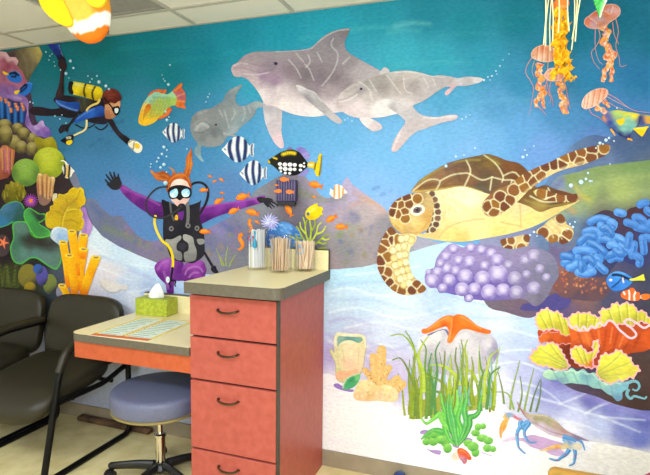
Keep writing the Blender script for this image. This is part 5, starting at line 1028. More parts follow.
# ------------------------------------------------------------------ blue finger coral, orange polyps, fish at the right
Q = Zm(560, 200, 5.93)
lumps = ["180,130 230,108 282,118", "300,130 322,142 310,165", "255,170 280,165 305,205", "150,190 190,178 235,190", "240,150 262,180 240,200", "120,250 160,215 205,220", "235,232 270,232 302,246", "325,220 350,225 378,245", "175,255 215,270 262,310", "130,290 150,270 175,262", "95,300 130,296 172,300", "20,332 45,334 68,340", "24,375 60,366 104,342", "55,402 80,394 100,380", "150,352 175,345 195,372", "215,340 238,344 232,360", "108,430 150,440 195,425", "125,378 140,396 130,410", "228,384 246,404 266,420", "296,268 315,262 340,285", "276,332 300,326 330,312", "300,352 325,340 356,345", "366,268 378,284 396,302", "412,210 408,240 402,272", "440,262 436,296 428,330", "452,330 474,348 470,378", "488,225 494,260 498,305", "510,220 540,228 560,250", "396,132 420,140 450,150", "446,102 470,104 496,125", "452,160 490,170 540,170", "474,28 490,20 510,16", "516,60 530,72 560,85", "520,150 545,130 570,130", "180,400 195,380 190,350", "330,300 350,320 372,318", "190,300 200,320 190,340", "340,72 356,76 374,80"]
bcp = paint_mesh('finger_coral_bed', Q("10,330 90,280 110,230 160,180 180,110 260,60 330,75 390,100 400,60 450,40 600,20 600,330 480,400 360,360 280,440 180,460 100,440 20,400"), Paint(cpts(Q, "100,330,3f5aa0 200,250,34488a 250,80,453848 300,400,3a3c60 400,180,44344a 420,60,4a3038 500,200,3c3c6c 560,300,383a62 350,300,2e3c78 30,370,4a66a8")), 5, label='dark rock behind the blue finger coral', res=1.5)
fcl = empty_part = bpy.data.objects.new('finger_coral', None); fcl.location = (0, 0, 0); link(fcl, MURAL, 'clump of blue finger coral at the right')
for n_, s in enumerate(lumps):
    far_ = Q(s)[0][0] > 626
    paint_mesh('finger', capsule(Q(s), 7.8), Paint('4a80cc' if far_ else ('4a84d0', '5690da', '3f78c4')[n_ % 3]).st('94c0f2' if not far_ else '6c9cdc', 1.8, [[(x - .9, y - 1.7) for x, y in Q(s)]], .5, 2.4).st('2c58a8', 1.6, [[(x + 1, y + 3) for x, y in Q(s)]], .8, 1.6), 6 + n_ % 3, fcl, sm=False)
p = Paint(cpts(PX, "556,278,7a5050 575,284,745050 590,286,6a4a50 605,290,5c4650 580,296,584654"))
for k in range(60): x, y = random.uniform(553, 606), random.uniform(272, 294); p.st(random.choice(['d8763a', 'e08a4c', 'c4602e', 'e8a070']), random.uniform(1.2, 2.2), [[(x, y)]], .8, 1)
paint_mesh('polyp_bed', PX("552,284 556,274 568,270 580,274 592,274 606,280 610,290 600,300 580,300 560,296"), p, 5, label='patch of orange polyps')
T = Zm(590, 255, 8.63)
sf = paint_mesh('surgeonfish', T("140,222 148,196 170,168 206,146 250,142 296,154 340,178 368,204 366,232 340,262 300,290 258,308 212,312 176,292 152,258"), Paint(cpts(T, "180,180,3c84dc 250,150,4a94ea 300,250,3a80d8 220,300,3474cc 170,260,3a7cd4")).st('16162a', 2.6, [T("196,172 250,172 310,196 350,216")], .95, 1).st('16162a', 1.4, [T("280,196 240,240 190,280"), T("300,196 290,230")], .9, .8).st('f0e6e4', 1.4, [T("282,200 290,236")], .9, .7).st('7ab8f4', .8, [T("160,178 206,150 256,146 310,166")], .8, .7), 8, label='blue fish with black markings and a yellow tail')
paint_mesh('tail', T("340,208 380,200 430,180 462,164 468,190 474,220 430,220 380,222 346,220"), Paint('e4d83a').st('fdf6a0', .7, [T("360,208 450,180")], .6, .7), 8, sf, 'yellow tail')
(x, y), = T([(178, 216)]); disc('eye', x, y, 1.7, 1.3, Paint('f4e4e0').st('a83a3a', .9, [[(x, y)]], .9, .6), 9, sf, res=.6)
cf = paint_mesh('banded_orange_fish', T("264,346 276,322 300,306 330,300 346,286 372,284 388,300 398,318 424,322 430,344 420,362 436,368 428,384 408,394 370,396 340,392 300,380 274,366"), Paint('f0682a').st('f8f2ee', 1.5, [T("336,308 342,345 340,388"), T("392,318 380,350 384,392"), T("290,318 300,340")], .95, .8).st('2a1a1c', .5, [T("346,290 352,340 348,390"), T("400,322 392,350")], .6, .5), 8, label='small orange fish with white bands')
paint_mesh('tail', T("428,358 444,342 480,334 510,338 518,356 508,378 476,388 444,380"), Paint('f0722a').st('f8f2ee', 1.2, [T("432,352 436,376")], .9, .7), 8, cf)
A5 = Zm(570, 80, 6.79)
qa = paint_mesh('angelfish', A5("216,252 232,236 262,214 300,206 330,204 380,214 430,222 480,232 530,240 560,252 556,290 520,302 484,306 462,316 446,330 428,346 414,370 404,398 380,396 340,378 304,350 276,330 250,304 236,280"), Paint(cpts(A5, "250,250,3a5ab0 270,290,2c4a9c 230,260,e0902a 320,225,a8c86a 380,230,c8d050 440,240,e8d428 400,280,84c0a8 340,280,8cc0a0 360,330,80bcb0 420,310,70b4b0 300,330,3c5a9c 340,365,2c3470 400,385,3a3c78 480,260,2a3874 490,290,3a4a90 530,270,d89a3c 545,250,c8b04a")).st('22286a', 1.3, [A5("276,326 330,368 396,392"), A5("476,246 470,290 450,326"), A5("404,394 418,360 446,330")], .9, .9).st('e8c430', 1.0, [A5("300,212 380,220 470,236")], .7, 1), 9, label='teal and yellow angelfish over a jellyfish')
paint_mesh('fin', A5("314,274 338,264 366,260 370,282 356,302 336,306"), Paint('f6c41e'), 10, qa, 'yellow side fin')
paint_mesh('tail', A5("428,330 460,322 500,318 534,314 518,340 504,366 488,384 466,368 448,350"), Paint('f4c81e').st('f8e878', .7, [A5("450,332 510,326")], .7, .7), 10, qa, 'yellow tail')
for s in ("276,332 290,350 306,378", "390,400 410,402 424,412"): stripe('fin', A5(s), 2.2, 1.2, 'f0a824', 9, qa)

# ------------------------------------------------------------------ painted jellyfish
def ruffle(par, pts, w, layer):
    L_ = smooth_line(pts, False, 1.6); T_ = np.gradient(L_, axis=0); T_ /= np.maximum(1e-6, np.hypot(*T_.T))[:, None]
    N_ = np.stack([-T_[:, 1], T_[:, 0]], 1); m_ = len(L_)
    ww = np.array([w * (.5 + .16 * math.sin(i_ * 1.25) + random.uniform(-.08, .08)) * (1 - .45 * i_ / m_) for i_ in range(m_)])[:, None]
    w2 = np.array([w * (.5 + .16 * math.sin(i_ * 1.25 + 2) + random.uniform(-.08, .08)) * (1 - .45 * i_ / m_) for i_ in range(m_)])[:, None]
    P_ = Paint('d89a74')
    for i_ in range(m_ * 4):
        j_ = random.randrange(m_); q_ = L_[j_] + N_[j_] * random.uniform(-.4, .4) * w; v_ = q_ + np.array([random.uniform(-1.5, 1.5), random.uniform(.5, 2)])
        P_.st(random.choice(['f0a030', 'e8702c', 'e05a28', 'f6dcd0', 'f4c8a0', 'b88a9c', 'f0b040']), random.uniform(.9, 2.0), [[q_, v_]], .85, .7)
    return paint_mesh('frill', np.vstack([L_ + N_ * ww, (L_ - N_ * w2)[::-1]]), P_, layer, par, sm=False, res=.8)
def jelly(bell, cols, ribs, tents, arms, lab, layer=6):
    o_ = paint_mesh('jellyfish', bell, Paint(cols).st('b8543c', .8, ribs, .75, .9).st('f8e0d0', .7, [[(x + 1.6, y) for x, y in r_] for r_ in ribs], .6, .8).st('f6ded2', .7, [bell + bell[:1]], .7, .8), layer + 1, label=lab)
    for t_ in tents: stripe('tentacle', t_, .9, .5, random.choice(['c89494', 'c88a84', 'b89aa4']), layer, o_)
    for a_, w_ in arms: ruffle(o_, a_, w_, layer)
    return o_
jelly(A5("78,176 84,140 104,106 134,80 172,62 214,54 248,62 260,84 252,108 232,132 204,156 170,178 134,192 100,198"), cpts(A5, "120,110,f0c0a8 180,80,e89a78 230,75,e08a6a 110,170,e8b8a4 180,140,eab49a 230,110,e8a88c 90,160,f0d0c0"), [A5("130,86 112,190"), A5("170,66 150,182"), A5("210,58 188,164"), A5("240,66 222,138"), A5("104,112 92,190")], [A5("250,90 320,128 380,176 440,208 543,222"), A5("248,112 320,150 400,190"), A5("130,196 150,230 200,256 240,290"), A5("240,140 310,180 360,200")], [(A5("176,180 210,200 250,222 290,236"), 6.5), (A5("230,140 250,160 262,190"), 5)], 'pink jellyfish behind the angelfish')
B6 = Zm(540, 0, 6.33); I4 = Zm(490, 0, 3.956)
jelly(B6("280,150 284,120 310,98 340,76 376,48 410,32 452,24 490,34 508,58 506,92 480,118 446,140 420,162 384,178 340,184 302,174"), cpts(B6, "300,140,d87a5c 340,150,c8a0b0 380,120,c0a4b8 430,90,e07a40 440,70,ccb0c0 480,60,d8a8a8 490,40,c86a4a 350,85,cc6a4c 420,40,d07858 380,150,d08868 470,110,d08a78"), [B6("300,110 350,150"), B6("380,60 430,90"), B6("450,40 440,80")], [B6("370,180 380,240 350,300 326,330 340,390 380,440"), B6("480,120 496,200 480,290 500,360 510,420 550,410"), B6("350,184 350,300 370,380 400,410"), B6("460,140 470,220 500,280")], [(I4("448,100 462,135 450,165 470,195 462,225 474,250 455,280 448,325"), 8), (I4("470,195 490,215 478,250 482,280 478,325"), 6)], 'red brown jellyfish seen from below')
jelly(I4("162,214 172,194 192,182 216,176 244,186 262,200 262,232 240,244 212,246 184,238 166,228"), cpts(I4, "180,205,e0a080 210,190,d88458 240,200,dca080 200,230,e8c0a8 240,235,d89a7c"), [I4("190,184 184,236"), I4("210,178 206,244"), I4("230,182 228,244"), I4("246,190 248,240")], [I4("166,228 146,260 142,290 160,320 172,350 165,400 155,455"), I4("176,240 166,280 176,310"), I4("230,246 226,330 240,390 235,410"), I4("190,420 210,440 222,456")], [(I4("200,250 192,285 206,310 190,340 206,365 185,395 182,425"), 7.5), (I4("206,340 214,370 208,400 216,430"), 5)], 'peach jellyfish behind the hanging yellow ruffles')
jelly(I4("214,296 232,272 262,268 290,276 300,296 280,316 250,322 226,316"), cpts(I4, "230,300,e0a890 260,290,dcb0a8 280,305,d88a70"), [I4("240,275 240,318"), I4("268,270 262,320")], [I4("240,318 236,360 246,390 250,420"), I4("290,312 302,350 310,400 318,430"), I4("226,316 220,350 236,380")], [(I4("270,318 284,345 276,370 292,395 282,420 300,450"), 7), (I4("290,380 304,400 300,430 308,450"), 4.5)], 'lower peach jellyfish')
# ------------------------------------------------------------------ lettuce coral on the right
N5 = Zm(510, 290, 3.957)
def leaf(s, cols, veins, edge='f2a6c0', layer=8, ew=2.4, lab=None, par=None, name='coral_leaf'):
    L_ = smooth_line(N5(s), True, 1.0); T_ = np.gradient(L_, axis=0); T_ /= np.maximum(1e-6, np.hypot(*T_.T))[:, None]
    L_ = (L_ + np.stack([-T_[:, 1], T_[:, 0]], 1) * (.75 * np.sin(np.arange(len(L_)) * 1.05))[:, None]).tolist()
    return paint_mesh(name, L_, Paint(cpts(N5, cols)).st('7c8a28', 1.1, [N5(v) for v in veins], .7, 1.5).st('f0ea8a', .9, [[(x + 1.5, y) for x, y in N5(v)] for v in veins], .5, 1.2).st(edge, ew, [L_ + L_[:1]], .95, 1.0, sm=False), layer, par or LC, lab, res=.9, sm=False)
LC = bpy.data.objects.new('lettuce_coral', None); link(LC, MURAL, 'big lettuce coral with lime and orange leaves and pink rims at the right')
paint_mesh('coral_base', N5("120,150 250,140 380,130 554,140 554,230 480,250 440,262 400,250 360,300 300,312 240,300 220,262 150,214 120,200"), Paint(cpts(N5, "150,190,b04a20 240,240,6a2c1c 330,260,7a3018 420,240,a84420 520,200,b84c22 250,170,c85a28")), 7, LC, 'deep orange inside of the coral', res=1.4)
leaf("100,132 100,104 112,86 132,74 152,70 166,84 186,82 204,92 214,106 232,118 240,140 250,164 242,190 226,196 200,178 188,162 160,158 130,164 112,154", "120,110,dcd24a 160,90,e6de62 200,110,d4ca44 230,160,c8b838 150,140,c2ba3c 190,150,b0a434", ["150,80 170,150", "120,100 150,155", "190,95 210,165", "215,115 235,175"])
leaf("230,128 234,104 252,92 272,86 292,90 312,86 332,98 352,106 368,122 376,140 352,156 324,154 300,166 276,168 250,160", "260,110,dcd450 300,105,d4cc48 340,120,ccc444 300,140,b0a838", ["270,95 270,160", "305,92 300,160", "340,106 330,150"])
leaf("352,128 356,106 352,84 370,70 390,74 402,56 422,48 440,58 456,46 478,54 494,60 506,80 528,80 544,96 556,112 600,110 600,150 560,146 520,128 480,146 440,136 420,148 396,134 372,142", "380,90,dcd652 430,70,e2dc5c 480,80,d4cc48 530,100,ccc040 440,110,b8b03c 500,120,a8a038 400,115,beb640", ["390,78 410,135", "425,52 440,130", "462,52 470,136", "500,70 500,130", "535,92 530,130"])
p = Paint(cpts(N5, "250,160,d8622a 300,190,dc6a30 350,180,cc5424 400,180,c44c20 450,200,d05a28 500,200,b84a20 540,190,cc5624 280,240,a03c1c 330,250,8a3420 400,240,c85424 460,230,a84420 300,280,b84a24 600,190,c05024"))
p.st('7c2c18', 1.6, [N5("270,170 290,230 300,280"), N5("320,165 340,220"), N5("380,160 372,230"), N5("430,160 410,230"), N5("480,190 450,235"), N5("520,160 490,230")], .55, 2.5).st('f09050', 1.2, [N5("300,172 315,220"), N5("350,160 356,210"), N5("405,150 396,210"), N5("450,180 432,225")], .6, 2)
paint_mesh('coral_cup', N5("228,132 250,156 276,166 304,162 330,152 356,150 380,130 402,124 424,140 440,160 470,182 486,186 500,176 540,160 600,150 600,228 554,234 520,228 480,240 440,244 410,232 372,250 356,276 340,300 312,308 280,296 252,276 236,240 242,200"), p, 9, LC, 'orange underside of the coral', res=1.1)
stripe('rim', N5("230,130 246,152 262,142 276,162 292,144 306,162 322,142 338,152 352,130 372,142 388,122 404,124 420,140 432,156 450,172 470,188 486,190 500,176 480,150 452,128 470,116 500,130 530,150 556,140 600,150"), 2.2, 2.2, 'f2c0cc', 10, LC, 'pink frilled rim')
leaf("112,206 116,184 132,170 152,162 176,168 192,160 210,178 232,178 252,186 248,206 232,216 206,214 184,216 160,210 136,210", "140,190,d86a2c 180,180,cc5a24 220,195,b84a20 160,205,a84420", [], 'e8a0a8', 8, 1.0)
leaf("72,266 88,250 84,238 104,232 112,216 134,216 152,206 176,208 196,224 212,250 226,276 238,304 216,318 184,318 150,306 118,302 92,290", "100,260,d0cc40 140,235,e0da50 180,230,d8d24c 200,280,c4bc3c 150,280,d4ce46 220,300,a8a040", ["90,260 150,270 220,300", "120,232 170,265 215,290", "160,215 190,255 225,290", "110,285 160,290 210,305"], layer=10)
leaf("236,252 242,232 262,220 284,220 298,236 314,246 326,238 324,216 334,198 350,198 354,222 350,248 336,272 330,290 344,304 322,312 296,306 268,296 248,276", "260,240,dcd450 290,250,d8ce4a 310,270,c4b83c 340,220,d8c848 320,290,d06a30", ["262,232 290,290", "290,240 305,290", "340,210 320,270"], layer=11)
leaf("338,322 348,290 356,264 376,248 400,252 418,236 440,238 458,254 482,270 486,290 508,300 516,320 498,334 494,350 470,350 452,362 424,362 400,374 368,362 346,344", "380,280,e0da50 420,260,e2dc54 460,290,dcd44a 490,320,d4c648 400,320,d0ca44 440,340,d8d050 370,340,b8b040", ["350,325 400,290 440,250", "355,335 420,310 480,285", "360,345 430,335 500,325", "370,350 430,350"], layer=10)
p = Paint(cpts(N5, "150,320,a8d0b0 200,330,8fc0b4 250,340,9cccb8 300,340,78a8b0 340,370,88b8b4 400,390,84b4bc 440,400,7ab0c0 380,360,a0c8b0 200,360,7a9ca8 430,430,6a90b0"))
p.st('d0e8d0', .9, [N5("136,328 160,316 180,326 200,312 222,326 244,316 262,330 286,320 304,334 326,330 344,350 366,360 384,376 410,366 440,372")], .8, 1).st('50708c', 1.0, [N5("170,320 190,355"), N5("210,320 230,365"), N5("250,325 270,370"), N5("300,335 310,380"), N5("350,365 370,410"), N5("400,380 410,430")], .55, 1.5)
paint_mesh('coral_frill', N5("128,334 150,314 178,320 198,306 222,320 244,308 266,322 290,312 312,330 336,326 354,354 376,366 396,370 420,358 446,364 470,362 466,390 446,404 444,430 424,440 404,420 384,410 360,392 330,388 306,376 270,372 240,368 210,372 190,358 164,356 142,350"), p, 9, LC, 'pale teal frill at the base')
for s in ("470,366 488,360 506,366 512,384 500,398 484,392", "470,392 462,414 478,430 490,420 510,424 534,430 540,420"): stripe('tendril', N5(s), 3.4, 1.6, '78aebc', 9, LC)

# ------------------------------------------------------------------ starfish on its rock
R5 = Zm(400, 300, 5.417)
paint_mesh('rock', R5("98,232 112,206 138,186 180,166 240,152 330,146 400,152 456,166 500,196 522,226 532,262 524,310 500,350 468,380 420,400 300,410 180,390 130,350 106,300"), Paint(cpts(R5, "120,230,e4dee2 180,190,dcd6da 300,180,c8c2c8 330,220,dad4da 450,190,c0bac4 480,240,d4ced6 510,250,9c94b0 520,300,8c84a8 480,330,b8b0c0 400,280,d0cad0 250,260,ccc6cc 150,270,bcb6c0 300,340,b8b0bc 180,340,a8a0b4")).st('a49cb4', 3, [R5("240,170 230,230 240,300"), R5("330,220 340,280"), R5("430,220 450,300")], .35, 5), 5, label='pale grey boulder under the orange starfish')
paint_mesh('painted_shade', R5("148,188 190,170 240,158 262,170 262,196 240,164 200,172 160,192"), '746a94', 6, None, 'violet shade painted under the starfish')  # shade of the starfish on its boulder, done in paint colour
paint_mesh('starfish', R5("116,170 120,158 142,154 168,138 196,116 224,96 252,84 276,82 290,86 310,78 336,80 362,92 388,112 414,134 446,150 476,160 492,166 490,180 470,184 440,178 408,170 376,160 346,158 328,164 312,180 296,204 284,224 270,234 256,226 258,206 264,184 262,160 250,144 224,150 198,160 168,174 140,182 122,180"), Paint(cpts(R5, "140,165,ee7a2e 200,130,f08434 260,100,f48a3a 300,110,e86a20 340,100,f07c2c 400,140,ee7426 470,170,e8702a 270,200,f48434 290,160,e66a22 240,135,dc5c1c")).st('c8481a', .9, [R5("292,92 290,140 272,220"), R5("140,172 200,150 250,135"), R5("330,140 400,158 470,176")], .6, 1.4).st('f8b070', .9, [R5("262,92 210,116 150,160"), R5("330,90 380,118 440,156"), R5("282,100 276,160 266,220")], .6, 1.2), 8, label='big orange starfish draped over a pale boulder')

# ------------------------------------------------------------------ sea grass
GR = bpy.data.objects.new('sea_grass', None); link(GR, MURAL, 'clump of tall green sea grass in front of the boulder')
gz = Zm(390, 330, 5.28)
blades = ["80,5 110,50 130,110 125,200 115,330 110,470", "0,32 50,22 85,40 120,90 150,170 165,300 160,470", "10,160 50,148 80,180 110,250 140,330 150,470", "160,50 190,100 185,200 200,320 190,470", "205,30 170,80 150,140 175,220 180,330", "265,60 240,120 250,220 235,330 240,470", "375,50 385,110 378,200 390,300 370,430", "410,50 395,100 405,180 400,290", "350,90 345,160 360,230 350,330 340,450", "470,110 480,200 490,230 470,310 480,430", "575,105 530,140 515,200 500,270 495,380", "581,195 530,240 520,330 510,420", "430,140 440,210 430,300 445,400", "320,130 325,210 310,300 320,440", "290,110 285,190 275,280 285,420", "130,345 190,325 260,330 300,380 310,470", "210,185 280,190 340,230 370,290", "220,120 205,200 225,300 215,450", "180,240 250,260 290,300 310,400", "380,210 430,220 460,280"]
cols_ = ['8a9c34', 'a0b43c', '7a8c3c', '6f9448', 'b4c84c', '5a8c4c', '8ca4a0']
for n_, s in enumerate(blades): stripe('grass_blade', gz(s), .9, 3.2, cols_[n_ % 6], 9 + n_ % 3, GR, mid=2.6, res=1.0)
for k in range(74):
    x = random.uniform(404, 494); y1 = 418 - (x - 404) * .10 + random.uniform(-6, 3); hgt = random.choice([random.uniform(20, 45), random.uniform(40, 66)])
    dx = random.uniform(-7, 7)
    stripe('grass_blade', [(x + dx, y1 - hgt), (x + dx * .2 + random.uniform(-2, 2), y1 - hgt * .6), (x + random.uniform(-2, 2), y1 - hgt * .25), (x, y1)], .5, 2.2, random.choice(['8a9c30', '98a838', '7c8c2c', '6c8a40', 'a8bc44', '88b0a0']), 6 + k % 3, GR, mid=1.9, res=1.1)
bed = Paint(cpts(PX, "405,380,b0b068 430,400,98a040 470,400,a4ac4c 490,395,b4b880 440,380,a8ac78 410,415,98a048")); 
for k in range(50):
    x, y = random.uniform(404, 494), random.uniform(380, 416); bed.st(random.choice(['c4b4dc', 'dcd4e8', '6c7c28']), 1.3, [[(x, y), (x, y + 5)]], .6, 1)
paint_mesh('grass_bed', PX("408,412 410,394 414,402 418,388 424,400 430,386 436,398 443,384 449,398 456,386 462,398 469,386 475,396 482,384 487,394 493,388 494,402 484,408 462,412 440,416 428,414 420,419 414,413"), bed, 5, GR, 'dense base of the grass')
for s in ("504,404 502,388 498,372", "510,410 512,392 520,360", "518,412 522,394 520,376", "524,412 528,392 530,384 534,368", "514,410 508,394 496,392", "530,412 534,396 540,380", "536,412 540,396 541,378"): stripe('grass_blade', PX(s), 2.2, .8, random.choice(['7c9048', '94a858', '6c8450']), 6, None, 'short green grass blade behind the crab')
gz2 = Zm(390, 400, 5.91)
BW = bpy.data.objects.new('broad_seaweed', None); link(BW, MURAL, 'bright green broad leaved seaweed on the white sand')
for n_, s in enumerate(("395,268 350,230 325,160 330,90 310,20 300,-40", "395,268 370,200 350,120 340,40 350,-40", "400,268 400,180 385,100 400,20 395,-60", "405,265 430,200 450,130 440,60 455,-20 440,-80", "405,265 420,180 400,110 420,40 430,-40", "400,268 440,220 470,150 470,105 500,95 525,70 530,20 545,-30", "400,266 360,180 310,120 300,80 260,110 215,140 185,108", "398,268 385,190 375,120 360,50 370,-30")):
    stripe('leaf', gz2(s), 3.0, 1.4, Paint(('5cb84c', '48a050', '7ccc58', '54b060')[n_ % 4]).st('a4dc7c', 1.0, [gz2(s)], .6, 1).st('2f8040', .8, [[(x + 1.6, y) for x, y in gz2(s)]], .5, 1), 12 + n_ % 2, BW, mid=6.2)
for s in ("180,235 215,190 260,165 310,170 325,195 300,210 260,190 220,215", ): paint_mesh('leaf', gz2(s), Paint('58ae54').st('a0d880', .9, [gz2("190,225 250,180 310,185")], .6, 1), 12, BW)
for n_, (cx, cy, rx, ry) in enumerate(((230, 215, 30, 24), (262, 200, 32, 26), (292, 205, 34, 26), (215, 248, 24, 20), (255, 245, 28, 26), (300, 235, 34, 24), (325, 250, 28, 26), (340, 285, 26, 28), (462, 255, 28, 22), (490, 275, 34, 28), (505, 310, 24, 26), (505, 195, 26, 20), (545, 225, 34, 22), (580, 240, 30, 22), (520, 160, 20, 22), (550, 155, 18, 18), (575, 285, 26, 22), (608, 290, 20, 18))):
    (x, y), = gz2([(cx, cy)]); rx /= 5.91; ry /= 5.91
    disc('algae_clump', x, y, rx, ry, Paint(cpts(PX, f"{x},{y - ry},9cd86c {x},{y},74bc54 {x},{y + ry},4c9448 {x - rx},{y},80c45c")).st('b8e888', 1.0, [[(x - 1, y - ry * .4)]], .6, 1.5), 10 + n_ % 2, label='round green algae clump on the white sand')
for n_, s in enumerate(("214,284 240,296 270,296 300,300 296,322 270,320 236,304", "176,190 196,178 226,180 210,200 186,202", "370,262 392,270 410,276 398,284 374,276", "430,232 460,222 490,236 460,240", "540,310 575,322 605,332")): 
    if n_ < 4: paint_mesh('painted_shade', gz2(s), Paint('b090c8').st('8a62aa', 1, [gz2(s)[:3]], .6, 1), 5, None, 'lilac shade painted on the white sand')  # shade around the algae, laid in as lilac colour
    else: stripe('painted_shade', gz2(s), 1, .6, 'b8a4cc', 5)  # thin stroke of the same painted shade
hc = paint_mesh('hermit_crab', gz2("398,292 420,284 446,296 468,318 482,346 470,356 456,350 452,372 434,378 424,360 410,346 402,322"), Paint(cpts(gz2, "420,300,f06a2c 450,320,e04c20 470,345,d8582c 430,350,c88aa0")).st('f8b080', .7, [gz2("410,298 440,304 466,332")], .7, .7).st('8a4a80', .7, [gz2("420,350 440,372"), gz2("440,345 462,366")], .7, .7), 9, label='small orange hermit crab on the white sand')
paint_mesh('shell', gz2("362,340 372,316 392,304 408,318 412,344 396,356 374,354"), Paint('f2d8c4').st('d8a890', .7, [gz2("376,320 396,346")], .6, .7), 8, hc, 'pale shell')

# ------------------------------------------------------------------ coral group and open clam at the left of the sand
V5 = Zm(320, 320, 5.94)
tc = bpy.data.objects.new('finger_coral', None); link(tc, MURAL, 'tan speckled finger coral beside the open clam')
def speck(L_, w, base='e8b870', dots='a8743c'):
    P_ = Paint(base).st('f6d49a', w * .35, [[(x - w * .15, y) for x, y in L_]], .6, w * .4)
    for k in range(26):
        t = random.random() * (len(L_) - 1); i = int(t); fr_ = t - i; a_, b_ = L_[i], L_[min(i + 1, len(L_) - 1)]
        P_.st(dots, 1.0, [[(a_[0] + (b_[0] - a_[0]) * fr_ + random.uniform(-.42, .42) * w, a_[1] + (b_[1] - a_[1]) * fr_ + random.uniform(-.3, .3) * w)]], .8, .5)
    return P_
for n_, (s, w) in enumerate((("345,390 328,330 316,218", 7.6), ("330,390 300,340 270,300", 6.2), ("372,390 382,330 408,285", 7.0), ("358,395 362,300 366,178", 9.4), ("380,395 400,380 425,370", 6.4), ("405,420 430,380 458,352", 8.4), ("430,440 460,405 488,382", 8.6))):
    paint_mesh('finger', capsule(V5(s), w), speck(V5(s), w), 7 + n_ % 3, tc, sm=False)
p = Paint(cpts(V5, "230,400,f4dca0 280,375,f6e0a8 330,400,f0d090 300,440,e8c080 400,420,f4d8a0 450,450,f0d0a0 250,450,eec494 350,450,f0c8a0 420,395,f6e0b0"))
for k in range(70): x, y = random.uniform(354, 400), random.uniform(380, 402); p.st(random.choice(['fcf0d0', 'dca870', 'e8b890']), 1.6, [[(x, y)]], .6, 1.4)
paint_mesh('lump_coral', V5("198,440 212,410 222,380 246,360 280,354 310,362 330,384 356,394 384,384 416,390 446,404 462,430 466,462 450,482 400,486 340,480 280,482 230,478 204,466"), p, 10, label='cream lumpy coral in front of the finger coral')
paint_mesh('painted_shade', V5("80,384 104,376 130,390 170,408 200,416 190,428 140,420 96,404"), Paint('9a7cc8'), 4, None, 'violet shade painted under the starfish')  # painted shade on the sand below the clam
cs = paint_mesh('open_clam', V5("82,110 90,84 112,72 170,80 232,82 262,92 274,122 276,170 266,220 262,264 250,300 236,330 190,360 140,372 104,360 92,320 90,260 60,196 56,178 70,170 84,190"), Paint(cpts(V5, "90,100,e8e0b0 170,90,f2ecc8 260,110,e4d8a0 100,200,e4dca8 180,200,f0dcb4 240,220,eed8b0 170,260,f2c8a8 120,320,d8dca0 220,320,e8c8a0 80,190,d8d4a0"))  .st('a09458', .9, [V5("82,110 90,84 112,72 170,80 232,82 262,92 274,122 276,170 266,220 262,264 250,300 236,330 190,360 140,372 104,360 92,320 90,260 60,196 56,178 70,170 84,190")], .9, .9).st('f8f4e0', 1.2, [V5("90,150 92,90 112,76 232,86 264,100 272,160")], .9, 1).st('c8b880', .8, [V5("100,180 110,260 120,330"), V5("130,170 150,260"), V5("230,170 226,260")], .6, 1), 6, label='open cream clam shell on the sand beside the cabinet')
paint_mesh('shell_opening', V5("102,112 112,96 150,98 200,100 246,104 252,122 226,136 190,122 150,122 118,140 106,160"), Paint(cpts(V5, "110,120,8cb4a4 180,110,6a9c98 240,112,7cacA0".lower())), 7, cs, 'teal hollow of the shell')
paint_mesh('shell_lip', V5("90,318 120,300 160,304 200,296 230,302 236,322 200,324 160,340 130,360 104,352"), Paint('f0b890'), 7, cs, 'peach lip of the shell')
paint_mesh('leaf', V5("134,408 140,382 154,356 178,336 206,324 236,316 238,340 226,372 200,398 166,412"), Paint(cpts(V5, "150,390,58b47c 190,350,3c9c64 220,340,7ccc84 180,390,4cac70")).st('e4f0d8', 1.1, [V5("134,408 140,382 154,356 178,336 206,324 236,316")], .85, .9).st('2a7c4c', .8, [V5("150,398 180,362 226,328")], .6, .8), 8, cs, 'green leaf against the shell')
paint_mesh('sponge_knob', V5("292,250 304,246 306,290 294,286"), Paint('c8a0b0'), 6)

# ------------------------------------------------------------------ blue crab
C5 = Zm(490, 400, 5.91)
paint_mesh('painted_shade', C5("70,244 110,222 150,216 190,224 240,206 300,216 380,240 430,256 420,290 440,310 420,330 370,326 320,300 280,290 240,276 220,262 190,244 140,240 100,248"), Paint(cpts(C5, "100,238,dcc8e0 250,230,c4a0cc 350,270,caa8d2 420,320,d0b0d8")), 4, None, 'lilac shade painted under the crab')  # the crab's cast shade, painted onto the sand in lilac
cr = paint_mesh('crab', C5("156,8 172,36 196,60 232,80 270,84 310,84 350,98 390,122 420,152 452,180 492,200 540,220 590,244 560,240 530,236 500,246 470,240 430,226 390,216 350,204 310,182 270,158 240,130 214,104 196,84 178,56"), Paint(cpts(C5, "170,40,c89098 200,70,b8988c 240,95,b4a488 300,100,aaa080 350,120,a8a07c 400,150,b09a84 440,190,b48c84 240,125,d8c0d4 300,160,d8c4dc 360,195,c8b4cc 430,215,d0b8c8 520,225,8a7a94 270,110,9c9478")).st('6a5448', .8, [C5("196,86 240,122 290,150 350,182 420,204 500,226")], .7, .9).st('e8dcc0', 1.0, [C5("236,84 300,88 350,102 400,132")], .6, 1.2).st('8f8a5c', 1.6, [C5("260,110 320,125 380,160")], .5, 2.4), 10, label='blue crab with orange tipped claws on the white sand')
bl = '5a9ad4'
def leg(s, w0, w1, nm='leg', lay=9, joints=()):
    P_ = Paint(bl).st('a4d0f0', .8, [[(x - .6, y - .4) for x, y in C5(s)]], .7, .8).st('2c4c94', .8, [[(x + .9, y + .5) for x, y in C5(s)]], .5, .9)
    for j in joints: P_.st('c84a5a', 1.6, [C5(j)], .8, 1)
    stripe(nm, C5(s), w0 * 1.15, w1 * 1.2, P_, lay, cr, 'blue jointed leg')
leg("240,130 206,140 172,170 160,200 164,250 172,284 210,318", 4.6, 1.2, joints=("158,206", "170,282")); leg("232,140 206,176 204,206 222,240 246,252 276,246", 3.8, 1.2, joints=("204,200",)); leg("190,118 176,136 180,156 200,168", 3.6, 3.0)
